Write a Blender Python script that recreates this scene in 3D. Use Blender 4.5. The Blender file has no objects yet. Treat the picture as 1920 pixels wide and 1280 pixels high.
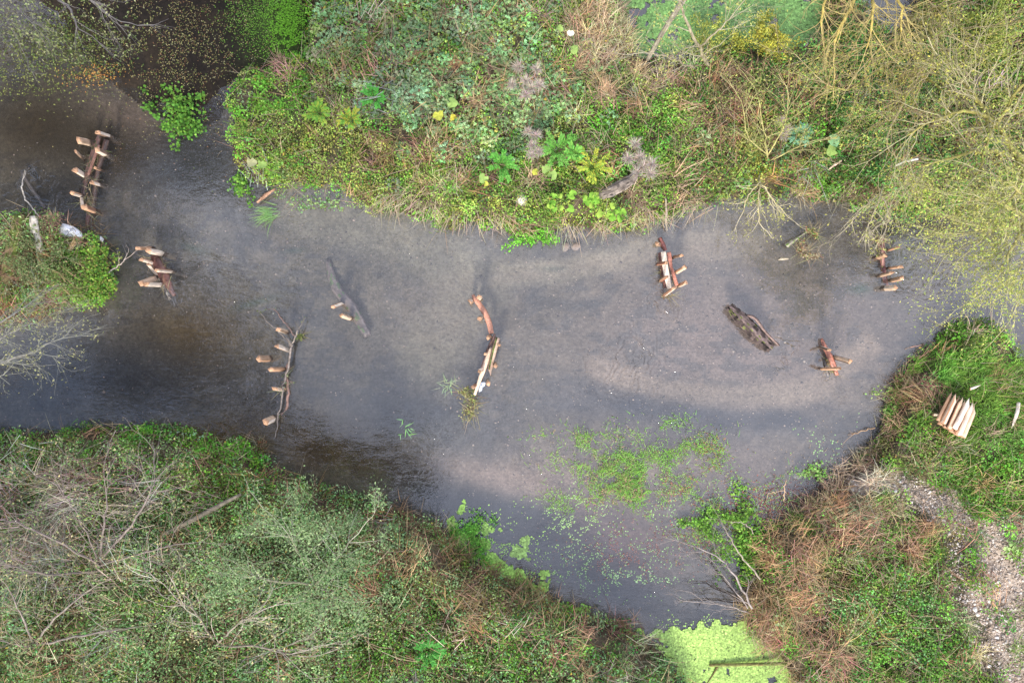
import bpy, math, random
import numpy as np
from mathutils import Vector
sc = bpy.context.scene
C = sc.collection
R = math.radians
# ------------------------------------------------------------------ camera, world, sun, exposure
H = 16.0                     # camera height above the water; 24 mm lens -> 24 m wide at the water
PPM = 80.0                   # photo pixels per metre at the water
cam = bpy.data.cameras.new('camera'); cam.lens = 24; cam.sensor_width = 36
cam.clip_end = 2000
co = bpy.data.objects.new('camera', cam); C.objects.link(co); co.location = (0, 0, H); co.rotation_euler = (0, 0, 0)
sc.camera = co
SUN_AZ, SUN_EL = 190.0, 38.0
w = bpy.data.worlds.new("World"); sc.world = w; w.use_nodes = True
nt = w.node_tree; bg = nt.nodes['Background']; bg.inputs[1].default_value = 0.097
sky = nt.nodes.new('ShaderNodeTexSky'); sky.sky_type = 'NISHITA'; sky.sun_disc = False
sky.sun_elevation = R(SUN_EL); sky.sun_rotation = R(SUN_AZ); sky.dust_density = 2.0
tc = nt.nodes.new('ShaderNodeTexCoord')
mpw = nt.nodes.new('ShaderNodeMapping'); mpw.inputs['Scale'].default_value = (1, 1, 1.8); mpw.inputs['Location'].default_value = (3.1, .4, 0)
nz = nt.nodes.new('ShaderNodeTexNoise'); nz.inputs['Scale'].default_value = 3.2; nz.inputs['Detail'].default_value = 7
cr = nt.nodes.new('ShaderNodeValToRGB'); cr.color_ramp.elements[0].position = .30; cr.color_ramp.elements[1].position = .60
mx = nt.nodes.new('ShaderNodeMixRGB'); mx.inputs[2].default_value = (6.9, 7.3, 8.9, 1)
nt.links.new(tc.outputs['Generated'], mpw.inputs[0]); nt.links.new(mpw.outputs[0], nz.inputs['Vector'])
sxw = nt.nodes.new('ShaderNodeSeparateXYZ'); nt.links.new(tc.outputs['Generated'], sxw.inputs[0])
maw = nt.nodes.new('ShaderNodeMath'); maw.operation = 'MULTIPLY_ADD'; maw.inputs[1].default_value = .42
may = nt.nodes.new('ShaderNodeMath'); may.operation = 'MULTIPLY_ADD'; may.inputs[1].default_value = .28
nt.links.new(sxw.outputs[1], may.inputs[0]); nt.links.new(nz.outputs[0], may.inputs[2])
nt.links.new(sxw.outputs[0], maw.inputs[0]); nt.links.new(may.outputs[0], maw.inputs[2]); nt.links.new(maw.outputs[0], cr.inputs[0]); nt.links.new(cr.outputs[0], mx.inputs[0])
nt.links.new(sky.outputs[0], mx.inputs[1]); nt.links.new(mx.outputs[0], bg.inputs[0])
sl = bpy.data.lights.new('sun', 'SUN'); sl.energy = 2.4; sl.angle = R(11.0); sl.color = (1, .95, .88)
so = bpy.data.objects.new('sun', sl); C.objects.link(so)
SD = Vector((math.sin(R(SUN_AZ))*math.cos(R(SUN_EL)), math.cos(R(SUN_AZ))*math.cos(R(SUN_EL)), math.sin(R(SUN_EL))))
so.rotation_euler = SD.to_track_quat('Z', 'Y').to_euler(); so.location = (0, -20, 30)
sc.view_settings.view_transform = 'Standard'; sc.view_settings.look = 'None'
sc.view_settings.gamma = 1; sc.view_settings.exposure = 1.07
# ------------------------------------------------------------------ helpers
rng = np.random.default_rng(7); random.seed(7)
A = np.array
def px(u, v, z=0.0):
    k = (H - z)/H/PPM
    return np.stack([(u-960)*k, (640-v)*k, np.zeros_like(np.asarray(u, float))+z])
def topx(x, y, z=0.0):
    k = H/(H-z)*PPM
    return x*k+960, 640-y*k
def sm(t): t = np.clip(t, 0, 1); return t*t*(3-2*t)
def hsh(i, j, s):
    n = (i*374761393 + j*668265263 + s*974711) & 0x7fffffff
    n = ((n ^ (n >> 13))*1274126177) & 0x7fffffff
    return ((n ^ (n >> 16)) & 0xffff)/65535.0
def vnoise(x, y, s=0):
    x = np.asarray(x, float)+1000; y = np.asarray(y, float)+1000
    i = np.floor(x).astype(np.int64); j = np.floor(y).astype(np.int64)
    fx = x-i; fy = y-j; fx = fx*fx*(3-2*fx); fy = fy*fy*(3-2*fy)
    a = hsh(i, j, s); b = hsh(i+1, j, s); c = hsh(i, j+1, s); d = hsh(i+1, j+1, s)
    return a*(1-fx)*(1-fy)+b*fx*(1-fy)+c*(1-fx)*fy+d*fx*fy
def fbm(x, y, s=0, o=4):
    t = 0; a = .5; f = 1
    for k in range(o): t = t+a*vnoise(x*f, y*f, s+k*17); a *= .5; f *= 2.03
    return t/(1-.5**o)
def blob(u, v, cu, cv, ru, rv, ang=0):
    c, s_ = math.cos(R(ang)), math.sin(R(ang))
    du = u-cu; dv = v-cv
    a = (du*c+dv*s_)/ru; b = (-du*s_+dv*c)/rv
    return np.exp(-(a*a+b*b))
def segd(P, poly, closed=True):
    """signed distance (px units) to polygon, + inside"""
    P = np.asarray(P, float); q = A(poly, float); n = len(q)
    best = np.full(len(P), 1e18); ins = np.zeros(len(P), bool)
    for k in range(n if closed else n-1):
        a = q[k]; b = q[(k+1) % n]; ab = b-a
        t = np.clip(((P-a)@ab)/(ab@ab+1e-9), 0, 1)
        d = P-(a+t[:, None]*ab); best = np.minimum(best, (d*d).sum(1))
        if closed:
            c = ((a[1] > P[:, 1]) != (b[1] > P[:, 1])) & (P[:, 0] < (b[0]-a[0])*(P[:, 1]-a[1])/(b[1]-a[1]+1e-12)+a[0])
            ins ^= c
    d = np.sqrt(best)
    return np.where(ins, d, -d) if closed else d
class MB:
    """collects polygons with one colour per face, links them as one mesh object"""
    def __init__(s): s.v = []; s.f = []; s.c = []; s.n = 0
    def add(s, v, sizes, idx, col):
        v = np.asarray(v, np.float32).reshape(-1, 3)
        s.f.append((np.asarray(sizes, np.int32), np.asarray(idx, np.int32)+s.n)); s.v.append(v); s.n += len(v)
        s.c.append(np.asarray(col, np.float32).reshape(-1, 3))
    def polys(s, V, col):       # V (N,k,3), col (N,3)
        N, k = V.shape[:2]
        if N: s.add(V, np.full(N, k), np.arange(N*k), np.broadcast_to(col, (N, 3)))
    def tube(s, P, r, k=5, col=(.2, .15, .1), jit=0, cap=True, tone=.12, colf=None, squash=None):
        P = np.asarray(P, float); n = len(P); r = np.broadcast_to(r, (n,)).astype(float)
        T = np.gradient(P, axis=0); T /= np.linalg.norm(T, axis=1)[:, None]+1e-9
        up = A([0, 0, 1.]) if abs(T[0, 2]) < .9 else A([1., 0, 0])
        U = np.cross(T, up); U /= np.linalg.norm(U, axis=1)[:, None]+1e-9; W = np.cross(T, U)
        a = np.arange(k)*2*math.pi/k
        rr = r[:, None]*(1+jit*(rng.random((n, k))-.5)*.6+jit*(rng.random(k)-.5)[None])
        sx = np.cos(a)[None]*rr; sy = np.sin(a)[None]*rr
        if squash: sy = sy*squash
        V = P[:, None]+U[:, None]*sx[..., None]+W[:, None]*sy[..., None]
        i = np.arange(n-1)[:, None]*k; j = np.arange(k)[None]; j2 = (j+1) % k
        q = np.stack([i+j, i+j2, i+k+j2, i+k+j], -1).reshape(-1, 4)
        nf = len(q); st = 1+tone*(rng.random(k)[None]*2-1)+tone*.7*(rng.random((n-1, k))*2-1)
        col = A(col, float)
        fc = (col[None, None]*st[..., None])
        if colf is not None: fc = colf(fc, V)
        sizes = [4]*nf; idx = list(q.ravel()); fc = fc.reshape(-1, 3)
        if cap:
            sizes += [k, k]; idx += list(range(k))[::-1]+list(range((n-1)*k, n*k))
            fc = np.vstack([fc, col*1.1, col*1.1])
        s.add(V, sizes, idx, fc)
    def build(s, name, mat, parent=None, smooth=False, origin=None, crease=None):
        me = bpy.data.meshes.new(name)
        V = np.concatenate(s.v) if s.v else np.zeros((0, 3), np.float32)
        sz = np.concatenate([f[0] for f in s.f]); ix = np.concatenate([f[1] for f in s.f]); col = np.concatenate(s.c)
        if origin is not None: V = V-A(origin, np.float32)
        me.vertices.add(len(V)); me.vertices.foreach_set('co', V.ravel())
        me.loops.add(len(ix)); me.loops.foreach_set('vertex_index', ix)
        me.polygons.add(len(sz)); st = np.concatenate([[0], np.cumsum(sz)[:-1]]).astype(np.int32)
        me.polygons.foreach_set('loop_start', st); me.polygons.foreach_set('loop_total', sz)
        if smooth: me.polygons.foreach_set('use_smooth', np.ones(len(sz), bool))
        at = me.attributes.new('col', 'FLOAT_COLOR', 'FACE')
        c4 = np.ones((len(sz), 4), np.float32); c4[:, :3] = np.clip(col, 0, 1); at.data.foreach_set('color', c4.ravel())
        me.materials.append(mat); me.update(calc_edges=True); me.validate()
        o = bpy.data.objects.new(name, me); C.objects.link(o)
        if parent: o.parent = parent
        if origin is not None: o.location = origin
        return o
def tag(o, label=None, cat=None, group=None, kind=None):
    if label: o['label'] = label
    if cat: o['category'] = cat
    if group: o['group'] = group
    if kind: o['kind'] = kind
    return o
def empty(name, loc, label, cat, group=None):
    o = bpy.data.objects.new(name, None); C.objects.link(o); o.location = tuple(loc); o.empty_display_size = .2
    return tag(o, label, cat, group)
def put(mb, name, mat, root, **k):        # child mesh written in world coordinates under an empty
    loc = A(root.location, np.float32)
    mb.v = [v-loc for v in mb.v]
    return mb.build(name, mat, root, **k)
# ------------------------------------------------------------------ materials
def newmat(name):
    m = bpy.data.materials.new(name); m.use_nodes = True; n = m.node_tree; n.nodes.clear()
    out = n.nodes.new('ShaderNodeOutputMaterial'); return m, n, out
def leafmat(name, trans=.2, rough=.6, spec=.15):
    m, n, out = newmat(name)
    at = n.nodes.new('ShaderNodeAttribute'); at.attribute_name = 'col'
    p = n.nodes.new('ShaderNodeBsdfPrincipled'); p.inputs['Roughness'].default_value = rough; p.inputs['Specular IOR Level'].default_value = spec
    t = n.nodes.new('ShaderNodeBsdfTranslucent'); mi = n.nodes.new('ShaderNodeMixShader'); mi.inputs[0].default_value = trans
    n.links.new(at.outputs['Color'], p.inputs['Base Color']); n.links.new(at.outputs['Color'], t.inputs[0])
    n.links.new(p.outputs[0], mi.inputs[1]); n.links.new(t.outputs[0], mi.inputs[2]); n.links.new(mi.outputs[0], out.inputs[0])
    return m
def attrmat(name, scale=(20, 20, 20), lo=.6, hi=1.3, rough=.8, bump=.3, spec=.3, coords='Object', detail=6, bdist=.02):
    m, n, out = newmat(name)
    at = n.nodes.new('ShaderNodeAttribute'); at.attribute_name = 'col'
    tc = n.nodes.new('ShaderNodeTexCoord'); mp = n.nodes.new('ShaderNodeMapping'); mp.inputs['Scale'].default_value = scale
    nz = n.nodes.new('ShaderNodeTexNoise'); nz.inputs['Scale'].default_value = 1; nz.inputs['Detail'].default_value = detail
    mr = n.nodes.new('ShaderNodeMapRange'); mr.inputs['From Min'].default_value = .3; mr.inputs['From Max'].default_value = .7
    mr.inputs['To Min'].default_value = lo; mr.inputs['To Max'].default_value = hi
    mu = n.nodes.new('ShaderNodeVectorMath'); mu.operation = 'SCALE'
    p = n.nodes.new('ShaderNodeBsdfPrincipled'); p.inputs['Roughness'].default_value = rough; p.inputs['Specular IOR Level'].default_value = spec
    b = n.nodes.new('ShaderNodeBump'); b.inputs['Strength'].default_value = bump; b.inputs['Distance'].default_value = bdist
    L = n.links.new
    L(tc.outputs[coords], mp.inputs[0]); L(mp.outputs[0], nz.inputs['Vector']); L(nz.outputs[0], mr.inputs[0])
    L(at.outputs['Color'], mu.inputs[0]); L(mr.outputs[0], mu.inputs['Scale']); L(mu.outputs[0], p.inputs['Base Color'])
    L(nz.outputs[0], b.inputs['Height']); L(b.outputs[0], p.inputs['Normal']); L(p.outputs[0], out.inputs[0])
    return m
M_leaf = leafmat('leaf'); M_grass = leafmat('grass_blade', .15); M_duck = leafmat('duckweed', .1, .4, .4)
M_twig = attrmat('twig', (9, 9, 9), .8, 1.2, .85, 0)
M_bark = attrmat('bark', (14, 14, 5), .55, 1.35, .85, .8)
M_wood = attrmat('split_wood', (34, 34, 4), .72, 1.25, .65, .5, bdist=.01)
M_wet = attrmat('wet_wood', (22, 22, 6), .6, 1.3, .35, .6, .5, bdist=.012)
M_stone = attrmat('stone', (16, 16, 16), .8, 1.15, .8, .4)
M_cloth = attrmat('plastic_sheet', (9, 9, 9), .9, 1.05, .35, .5, .5)
# ------------------------------------------------------------------ outline of land and water (photo pixels at water level)
NORTH = [(560,-140),(578,60),(566,104),(530,112),(512,134),(478,128),(446,156),(424,186),(440,215),(436,262),(442,300),(470,334),(520,346),(566,342),(622,344),(662,360),(684,384),(740,395),(800,408),(870,420),(950,428),(984,446),(1010,440),(1060,426),(1130,430),(1200,424),(1280,396),(1340,376),(1400,366),(1440,374),(1486,354),(1530,360),(1600,384),(1700,402),(1790,404),(1920,424),(2200,440),(3400,470),(3400,-2400),(500,-2400)]
EAST = [(1722,664),(1760,640),(1796,616),(1840,604),(1880,618),(1906,660),(1940,704),(2100,740),(3400,800),(3400,3200),(1500,3200),(1520,1500),(1510,1300),(1462,1230),(1410,1184),(1398,1140),(1420,1096),(1440,1050),(1424,1004),(1452,984),(1504,964),(1556,930),(1572,892),(1604,868),(1642,830),(1664,800),(1680,744),(1702,692)]
SOUTH = [(-1800,860),(-300,824),(0,812),(100,812),(190,802),(250,802),(330,812),(400,826),(450,832),(500,862),(560,902),(640,926),(700,946),(780,972),(830,992),(860,1040),(930,1082),(1000,1110),(1060,1142),(1120,1152),(1180,1176),(1220,1210),(1260,1246),(1290,1290),(1310,1500),(1290,3200),(-1800,3200)]
ISLE = [(-420,470),(-60,430),(30,402),(84,398),(118,424),(150,436),(196,466),(208,508),(176,566),(112,572),(60,592),(-60,610),(-420,600)]
MUD = [(-300,-400),(-60,-60),(120,60),(196,140),(262,190),(330,226),(396,222),(440,170),(500,140),(574,110),(574,-400)]
PONDS = [[(1150,-30),(1168,40),(1196,104),(1240,116),(1300,112),(1400,90),(1480,96),(1540,70),(1560,20),(1556,-200),(1150,-200)],
         [(1600,-200),(1616,24),(1660,64),(1716,60),(1730,10),(1740,-200)]]
PATH = [(1560,905),(1640,905),(1720,925),(1790,960),(1830,1010),(1800,1080),(1850,1150),(1890,1230),(1960,1310)]
def landd(x, y):
    """distance in metres inland (+) or out in the water (-)"""
    P = np.stack([np.asarray(x)*PPM+960, 640-np.asarray(y)*PPM], 1)
    d = np.full(len(P), -1e9)
    for q in (NORTH, EAST, SOUTH, ISLE): d = np.maximum(d, segd(P, q))
    for q in PONDS: d = np.minimum(d, -segd(P, q))
    d = d+(fbm(P[:, 0]/28, P[:, 1]/28, 3, 3)-.5)*22
    return d/PPM
def height(x, y):
    x = np.asarray(x, float); y = np.asarray(y, float)
    d = landd(x, y); u = x*PPM+960; v = 640-y*PPM
    P = np.stack([u, v], 1)
    south = sm((v-700)/100)*sm((1400-u)/120)
    hl = .04+(.34+.25*south)*sm(d/.4)+(.25+.5*south)*sm(d/4)+(fbm(x*.9, y*.9, 5)-.5)*.35*sm(d/.8)+(fbm(x*5, y*5, 8, 2)-.5)*.08*sm(d/.3)
    bar = blob(u, v, 1180, 890, 230, 95)+blob(u, v, 1400, 930, 180, 60)*.8
    deep = blob(u, v, 600, 850, 190, 70, 20)+blob(u, v, 330, 640, 160, 110)+blob(u, v, 1000, 990, 200, 50, 20)*.4
    hb = -.06-(.22+.25*deep)*sm(-d/1.0)
    hb = np.where(bar > 0, hb*(1-np.clip(bar, 0, 1)*.75), hb)
    hb += (fbm(x*2, y*2, 9, 3)-.5)*.05
    h = np.where(d > 0, hl, hb)
    dm = segd(P, MUD)/PPM
    mud = -.02+.055*sm(dm/.6)+(fbm(x*3, y*3, 12, 3)-.5)*.07+.12*sm(blob(u, v, 550, 30, 60, 110)*1.2)
    h = np.where((d < 0.02) & (dm > 0), np.maximum(hb, mud), h)
    isle = sm(segd(P, ISLE)/PPM/.5)
    h = np.where(isle > 0, h*(1-.25*isle), h)
    return h
# ------------------------------------------------------------------ ground sheet (land, banks and river bed in one)
def axis(lo, hi, st, far):
    f = np.arange(lo, hi+1e-6, st); k = np.array([1, 2.2, 4, 7, 12, 20, 40, 80, 160, far])
    return np.concatenate([lo-k[::-1], f, hi+k])
gx = axis(-15, 15, .055, 300); gy = axis(-11, 11, .055, 300)
GX, GY = np.meshgrid(gx, gy); gxf = GX.ravel(); gyf = GY.ravel()
gz = height(gxf, gyf); nx, ny = len(gx), len(gy)
fx = (GX[:-1, :-1]+GX[1:, 1:]).ravel()/2; fy = (GY[:-1, :-1]+GY[1:, 1:]).ravel()/2
fu = fx*PPM+960; fv = 640-fy*PPM; fd = landd(fx, fy)
def mixc(c, new, w): w = np.clip(w, 0, 1)[:, None]; return c*(1-w)+A(new)*w
bed = np.tile(A([.150, .133, .118]), (len(fx), 1))
n1 = fbm(fx*.8, fy*.8, 31); n2 = fbm(fx*2.5, fy*2.5, 33)
bed = bed*A([.93, .94, .86])
mott = sm((fbm(fu/26, fv/15, 35, 4)-.52)*9); fine = fbm(fx*7, fy*9, 37, 3)
bed *= (.8+.4*fine)[:, None]
bed = mixc(bed, (.085, .085, .088), sm((n1-.45)*4)*.6)
bed = mixc(bed, (.2, .168, .128), sm((n2-.5)*4)*.4)
bed = mixc(bed, (.225, .17, .15), blob(fu, fv, 1400, 640, 330, 150)*.85)            # pinkish gravel
bed = mixc(bed, (.075, .076, .08), mott*.55)
fp = np.stack([fu, fv], 1)
def arc(pts, w): return sm(1.6-segd(fp, pts, False)/w)
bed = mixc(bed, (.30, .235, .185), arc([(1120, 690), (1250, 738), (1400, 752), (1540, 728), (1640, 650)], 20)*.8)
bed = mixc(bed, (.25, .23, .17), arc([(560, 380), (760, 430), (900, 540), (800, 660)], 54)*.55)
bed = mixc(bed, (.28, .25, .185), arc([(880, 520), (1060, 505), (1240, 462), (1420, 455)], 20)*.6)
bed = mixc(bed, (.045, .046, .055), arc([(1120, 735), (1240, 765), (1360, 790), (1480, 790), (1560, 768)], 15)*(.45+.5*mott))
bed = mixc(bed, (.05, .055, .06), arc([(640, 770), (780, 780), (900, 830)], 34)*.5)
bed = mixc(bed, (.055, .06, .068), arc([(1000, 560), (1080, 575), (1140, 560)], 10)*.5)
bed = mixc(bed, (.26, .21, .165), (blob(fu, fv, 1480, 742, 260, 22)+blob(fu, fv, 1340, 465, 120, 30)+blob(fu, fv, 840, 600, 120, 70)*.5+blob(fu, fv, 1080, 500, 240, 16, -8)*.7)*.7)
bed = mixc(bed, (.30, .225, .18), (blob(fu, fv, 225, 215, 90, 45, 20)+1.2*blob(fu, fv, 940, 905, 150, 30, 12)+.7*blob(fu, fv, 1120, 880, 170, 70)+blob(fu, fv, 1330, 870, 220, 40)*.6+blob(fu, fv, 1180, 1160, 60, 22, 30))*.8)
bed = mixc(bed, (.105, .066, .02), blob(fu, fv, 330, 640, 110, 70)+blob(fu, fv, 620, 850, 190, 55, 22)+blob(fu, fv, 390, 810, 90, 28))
bed = mixc(bed, (.04, .027, .012), blob(fu, fv, 60, 230, 150, 100)+.8*blob(fu, fv, 210, 290, 70, 60)+.9*blob(fu, fv, 370, 270, 70, 40)+blob(fu, fv, 1690, 425, 110, 24))  # upper-left pool: tree shade put into the near-black bed colour
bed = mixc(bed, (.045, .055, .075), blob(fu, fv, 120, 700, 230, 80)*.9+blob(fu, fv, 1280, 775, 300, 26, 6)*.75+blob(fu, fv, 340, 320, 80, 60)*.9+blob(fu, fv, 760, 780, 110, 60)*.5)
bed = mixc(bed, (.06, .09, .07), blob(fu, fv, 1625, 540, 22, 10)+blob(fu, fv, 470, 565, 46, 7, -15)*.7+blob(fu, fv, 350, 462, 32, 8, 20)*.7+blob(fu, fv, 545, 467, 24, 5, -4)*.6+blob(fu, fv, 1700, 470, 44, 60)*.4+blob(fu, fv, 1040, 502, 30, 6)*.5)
bed = mixc(bed, (.035, .042, .055), (blob(fu, fv, 900, 970, 170, 34, 16)+blob(fu, fv, 1060, 1010, 220, 60, 14)+blob(fu, fv, 1150, 1110, 190, 50, 20))*.95)  # tree shadow over the lower bay, painted into the bed colour
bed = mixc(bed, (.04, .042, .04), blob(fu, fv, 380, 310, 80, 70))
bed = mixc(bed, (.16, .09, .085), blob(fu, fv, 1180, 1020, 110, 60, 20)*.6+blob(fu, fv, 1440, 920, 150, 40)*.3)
land = np.tile(A([.10, .078, .052]), (len(fx), 1))
land = mixc(land, (.06, .085, .03), sm((n2-.42)*4)*.7)
pd = segd(np.stack([fu, fv], 1), PATH, False)
wide = 36+50*sm((fu-1800)/100)*sm((fv-940)/60)
pathm = np.maximum(sm((wide+28*(n1-.5)*2-pd)/28), sm((blob(fu, fv, 1910, 1060, 80, 130)-.3)*3))
land = mixc(land, (.42, .34, .27), pathm*.95)
land = mixc(land, (.065, .045, .03), np.where(fd < .22, 1, 0)*.8)
mudd = segd(np.stack([fu, fv], 1), MUD)
mudc = mixc(np.tile(A([.022, .017, .013]), (len(fx), 1)), (.05, .085, .018), blob(fu, fv, 535, 40, 60, 110))  # mud base darkened so its colour carries the trees' shade
mudc = mixc(mudc, (.045, .032, .02), sm((n2-.5)*4)*.5)
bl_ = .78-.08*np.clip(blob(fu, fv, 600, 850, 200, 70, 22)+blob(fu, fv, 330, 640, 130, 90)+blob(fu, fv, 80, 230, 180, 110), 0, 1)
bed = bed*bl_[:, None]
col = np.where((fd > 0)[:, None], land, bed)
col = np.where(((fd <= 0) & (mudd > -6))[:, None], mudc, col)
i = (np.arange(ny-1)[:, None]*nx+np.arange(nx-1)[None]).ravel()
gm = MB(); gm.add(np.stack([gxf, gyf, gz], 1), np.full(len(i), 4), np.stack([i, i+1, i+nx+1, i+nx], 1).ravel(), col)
def groundmat():
    m, n, out = newmat('ground'); L = n.links.new
    at = n.nodes.new('ShaderNodeAttribute'); at.attribute_name = 'col'
    tc = n.nodes.new('ShaderNodeTexCoord')
    def noise(s, d=6):
        z = n.nodes.new('ShaderNodeTexNoise'); z.inputs['Scale'].default_value = s; z.inputs['Detail'].default_value = d
        z.inputs['Roughness'].default_value = .7; L(tc.outputs['Object'], z.inputs['Vector']); return z
    def mrange(src, a, b, lo, hi):
        r = n.nodes.new('ShaderNodeMapRange'); r.inputs['From Min'].default_value = a; r.inputs['From Max'].default_value = b
        r.inputs['To Min'].default_value = lo; r.inputs['To Max'].default_value = hi; L(src, r.inputs[0]); return r
    z1 = noise(1.7, 8); z2 = noise(14, 6)
    vo = n.nodes.new('ShaderNodeTexVoronoi'); vo.inputs['Scale'].default_value = 19; L(tc.outputs['Object'], vo.inputs['Vector'])
    sx = n.nodes.new('ShaderNodeSeparateColor'); L(vo.outputs['Color'], sx.inputs[0])
    r1 = mrange(z1.outputs[0], .3, .7, .72, 1.28); r2 = mrange(z2.outputs[0], .3, .7, .72, 1.26); r3 = mrange(sx.outputs[0], 0, 1, .82, 1.2)
    r4 = mrange(sx.outputs[1], .996, 1.0, 1, 1.5)
    def mul(a, b): q = n.nodes.new('ShaderNodeMath'); q.operation = 'MULTIPLY'; L(a, q.inputs[0]); L(b, q.inputs[1]); return q.outputs[0]
    f = mul(mul(mul(r1.outputs[0], r2.outputs[0]), r3.outputs[0]), r4.outputs[0])
    vm = n.nodes.new('ShaderNodeVectorMath'); vm.operation = 'SCALE'; L(at.outputs['Color'], vm.inputs[0]); L(f, vm.inputs['Scale'])
    p = n.nodes.new('ShaderNodeBsdfPrincipled'); p.inputs['Roughness'].default_value = .9; p.inputs['Specular IOR Level'].default_value = .2
    b = n.nodes.new('ShaderNodeBump'); b.inputs['Strength'].default_value = .5; b.inputs['Distance'].default_value = .04
    L(f, b.inputs['Height']); L(b.outputs[0], p.inputs['Normal']); L(vm.outputs[0], p.inputs['Base Color']); L(p.outputs[0], out.inputs[0])
    return m
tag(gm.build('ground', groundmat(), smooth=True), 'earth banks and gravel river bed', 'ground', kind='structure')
# ------------------------------------------------------------------ water
WATER_F0 = .135
def watermat():
    m, n, out = newmat('water'); L = n.links.new
    tc = n.nodes.new('ShaderNodeTexCoord')
    def noise(s, sc3, d=3, dist=0):
        mp = n.nodes.new('ShaderNodeMapping'); mp.inputs['Scale'].default_value = sc3; L(tc.outputs['Object'], mp.inputs[0])
        z = n.nodes.new('ShaderNodeTexNoise'); z.inputs['Scale'].default_value = s; z.inputs['Detail'].default_value = d
        z.inputs['Distortion'].default_value = dist; L(mp.outputs[0], z.inputs['Vector']); return z.outputs[0]
    a = noise(7, (.7, 1.5, 1), 4, 1.2); b = noise(2.2, (.8, 1.3, 1), 2, .6); c = noise(20, (.8, 1.4, 1), 2)
    patch = noise(.35, (1, 1, 1), 3)
    pr = n.nodes.new('ShaderNodeMapRange'); pr.inputs['From Min'].default_value = .42; pr.inputs['From Max'].default_value = .62
    pr.inputs['To Min'].default_value = .25; pr.inputs['To Max'].default_value = 1.6; L(patch, pr.inputs[0])
    def madd(x, y, k):
        q = n.nodes.new('ShaderNodeMath'); q.operation = 'MULTIPLY_ADD'; L(y, q.inputs[0]); q.inputs[1].default_value = k; L(x, q.inputs[2]); return q.outputs[0]
    h = madd(madd(a, b, 1.6), c, .25)
    mu = n.nodes.new('ShaderNodeMath'); mu.operation = 'MULTIPLY'; L(h, mu.inputs[0]); L(pr.outputs[0], mu.inputs[1])
    hsum = mu.outputs[0]
    sw_ = n.nodes.new('ShaderNodeVectorMath'); sw_.operation = 'MULTIPLY_ADD'; nzv = n.nodes.new('ShaderNodeTexNoise'); nzv.inputs['Scale'].default_value = 1.6
    L(tc.outputs['Object'], nzv.inputs['Vector']); L(nzv.outputs['Color'], sw_.inputs[0]); sw_.inputs[1].default_value = (1.5, 1.5, 0); L(tc.outputs['Object'], sw_.inputs[2])
    for (cu, cv, fr_, rad_, am) in [(1712, 500, 34, 1.0, 1.6), (1250, 565, 40, .7, 1.2), (1470, 665, 42, .6, 1.2), (1565, 715, 42, .5, 1.0), (1180, 690, 26, 1.3, 1.5), (330, 560, 40, .7, 1.0), (60, 350, 34, .9, 1.0), (1500, 380, 34, .6, 1.2)]:
        c_ = px(cu, cv, 0); ds = n.nodes.new('ShaderNodeVectorMath'); ds.operation = 'DISTANCE'; L(sw_.outputs[0], ds.inputs[0]); ds.inputs[1].default_value = (float(c_[0])+.75, float(c_[1])+.75, 0)
        def mt(op, a_, b_=None):
            q = n.nodes.new('ShaderNodeMath'); q.operation = op; q.use_clamp = False
            for i_, x in enumerate((a_, b_)):
                if x is None: continue
                if isinstance(x, (int, float)): q.inputs[i_].default_value = x
                else: L(x, q.inputs[i_])
            return q.outputs[0]
        wv = mt('MULTIPLY', mt('SINE', mt('MULTIPLY', ds.outputs['Value'], float(fr_))), mt('MULTIPLY', mt('MAXIMUM', mt('SUBTRACT', 1.0, mt('DIVIDE', ds.outputs['Value'], float(rad_))), 0.0), am*.7))
        hsum = mt('ADD', hsum, wv)
    bp = n.nodes.new('ShaderNodeBump'); bp.inputs['Strength'].default_value = 1; bp.inputs['Distance'].default_value = .0085; L(hsum, bp.inputs['Height'])
    tr = n.nodes.new('ShaderNodeBsdfTransparent'); tr.inputs[0].default_value = (.98, .98, .97, 1)
    df = n.nodes.new('ShaderNodeBsdfDiffuse'); df.inputs[0].default_value = (.3, .29, .28, 1)
    gl = n.nodes.new('ShaderNodeBsdfGlossy'); gl.inputs['Roughness'].default_value = .04; L(bp.outputs[0], gl.inputs['Normal'])
    m1 = n.nodes.new('ShaderNodeMixShader'); m1.inputs[0].default_value = .045; L(tr.outputs[0], m1.inputs[1]); L(df.outputs[0], m1.inputs[2])
    ge = n.nodes.new('ShaderNodeNewGeometry'); dt = n.nodes.new('ShaderNodeVectorMath'); dt.operation = 'DOT_PRODUCT'
    L(ge.outputs['Incoming'], dt.inputs[0]); L(ge.outputs['Normal'], dt.inputs[1])
    def mth(op, a, b=None):
        q = n.nodes.new('ShaderNodeMath'); q.operation = op
        for i_, x in enumerate((a, b)):
            if x is None: continue
            if isinstance(x, (int, float)): q.inputs[i_].default_value = x
            else: L(x, q.inputs[i_])
        return q.outputs[0]
    fr = mth('ADD', mth('MULTIPLY', mth('POWER', mth('SUBTRACT', 1.0, mth('ABSOLUTE', dt.outputs['Value'])), 5.0), .9), WATER_F0)
    m2 = n.nodes.new('ShaderNodeMixShader'); L(fr, m2.inputs[0]); L(m1.outputs[0], m2.inputs[1]); L(gl.outputs[0], m2.inputs[2])
    L(m2.outputs[0], out.inputs[0]); return m
wm = MB(); wm.polys(A([[(-330, -330, 0), (330, -330, 0), (330, 330, 0), (-330, 330, 0)]], float), (.1, .1, .1))
tag(wm.build('water', watermat()), 'clear shallow river water', 'water', kind='structure')
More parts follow.
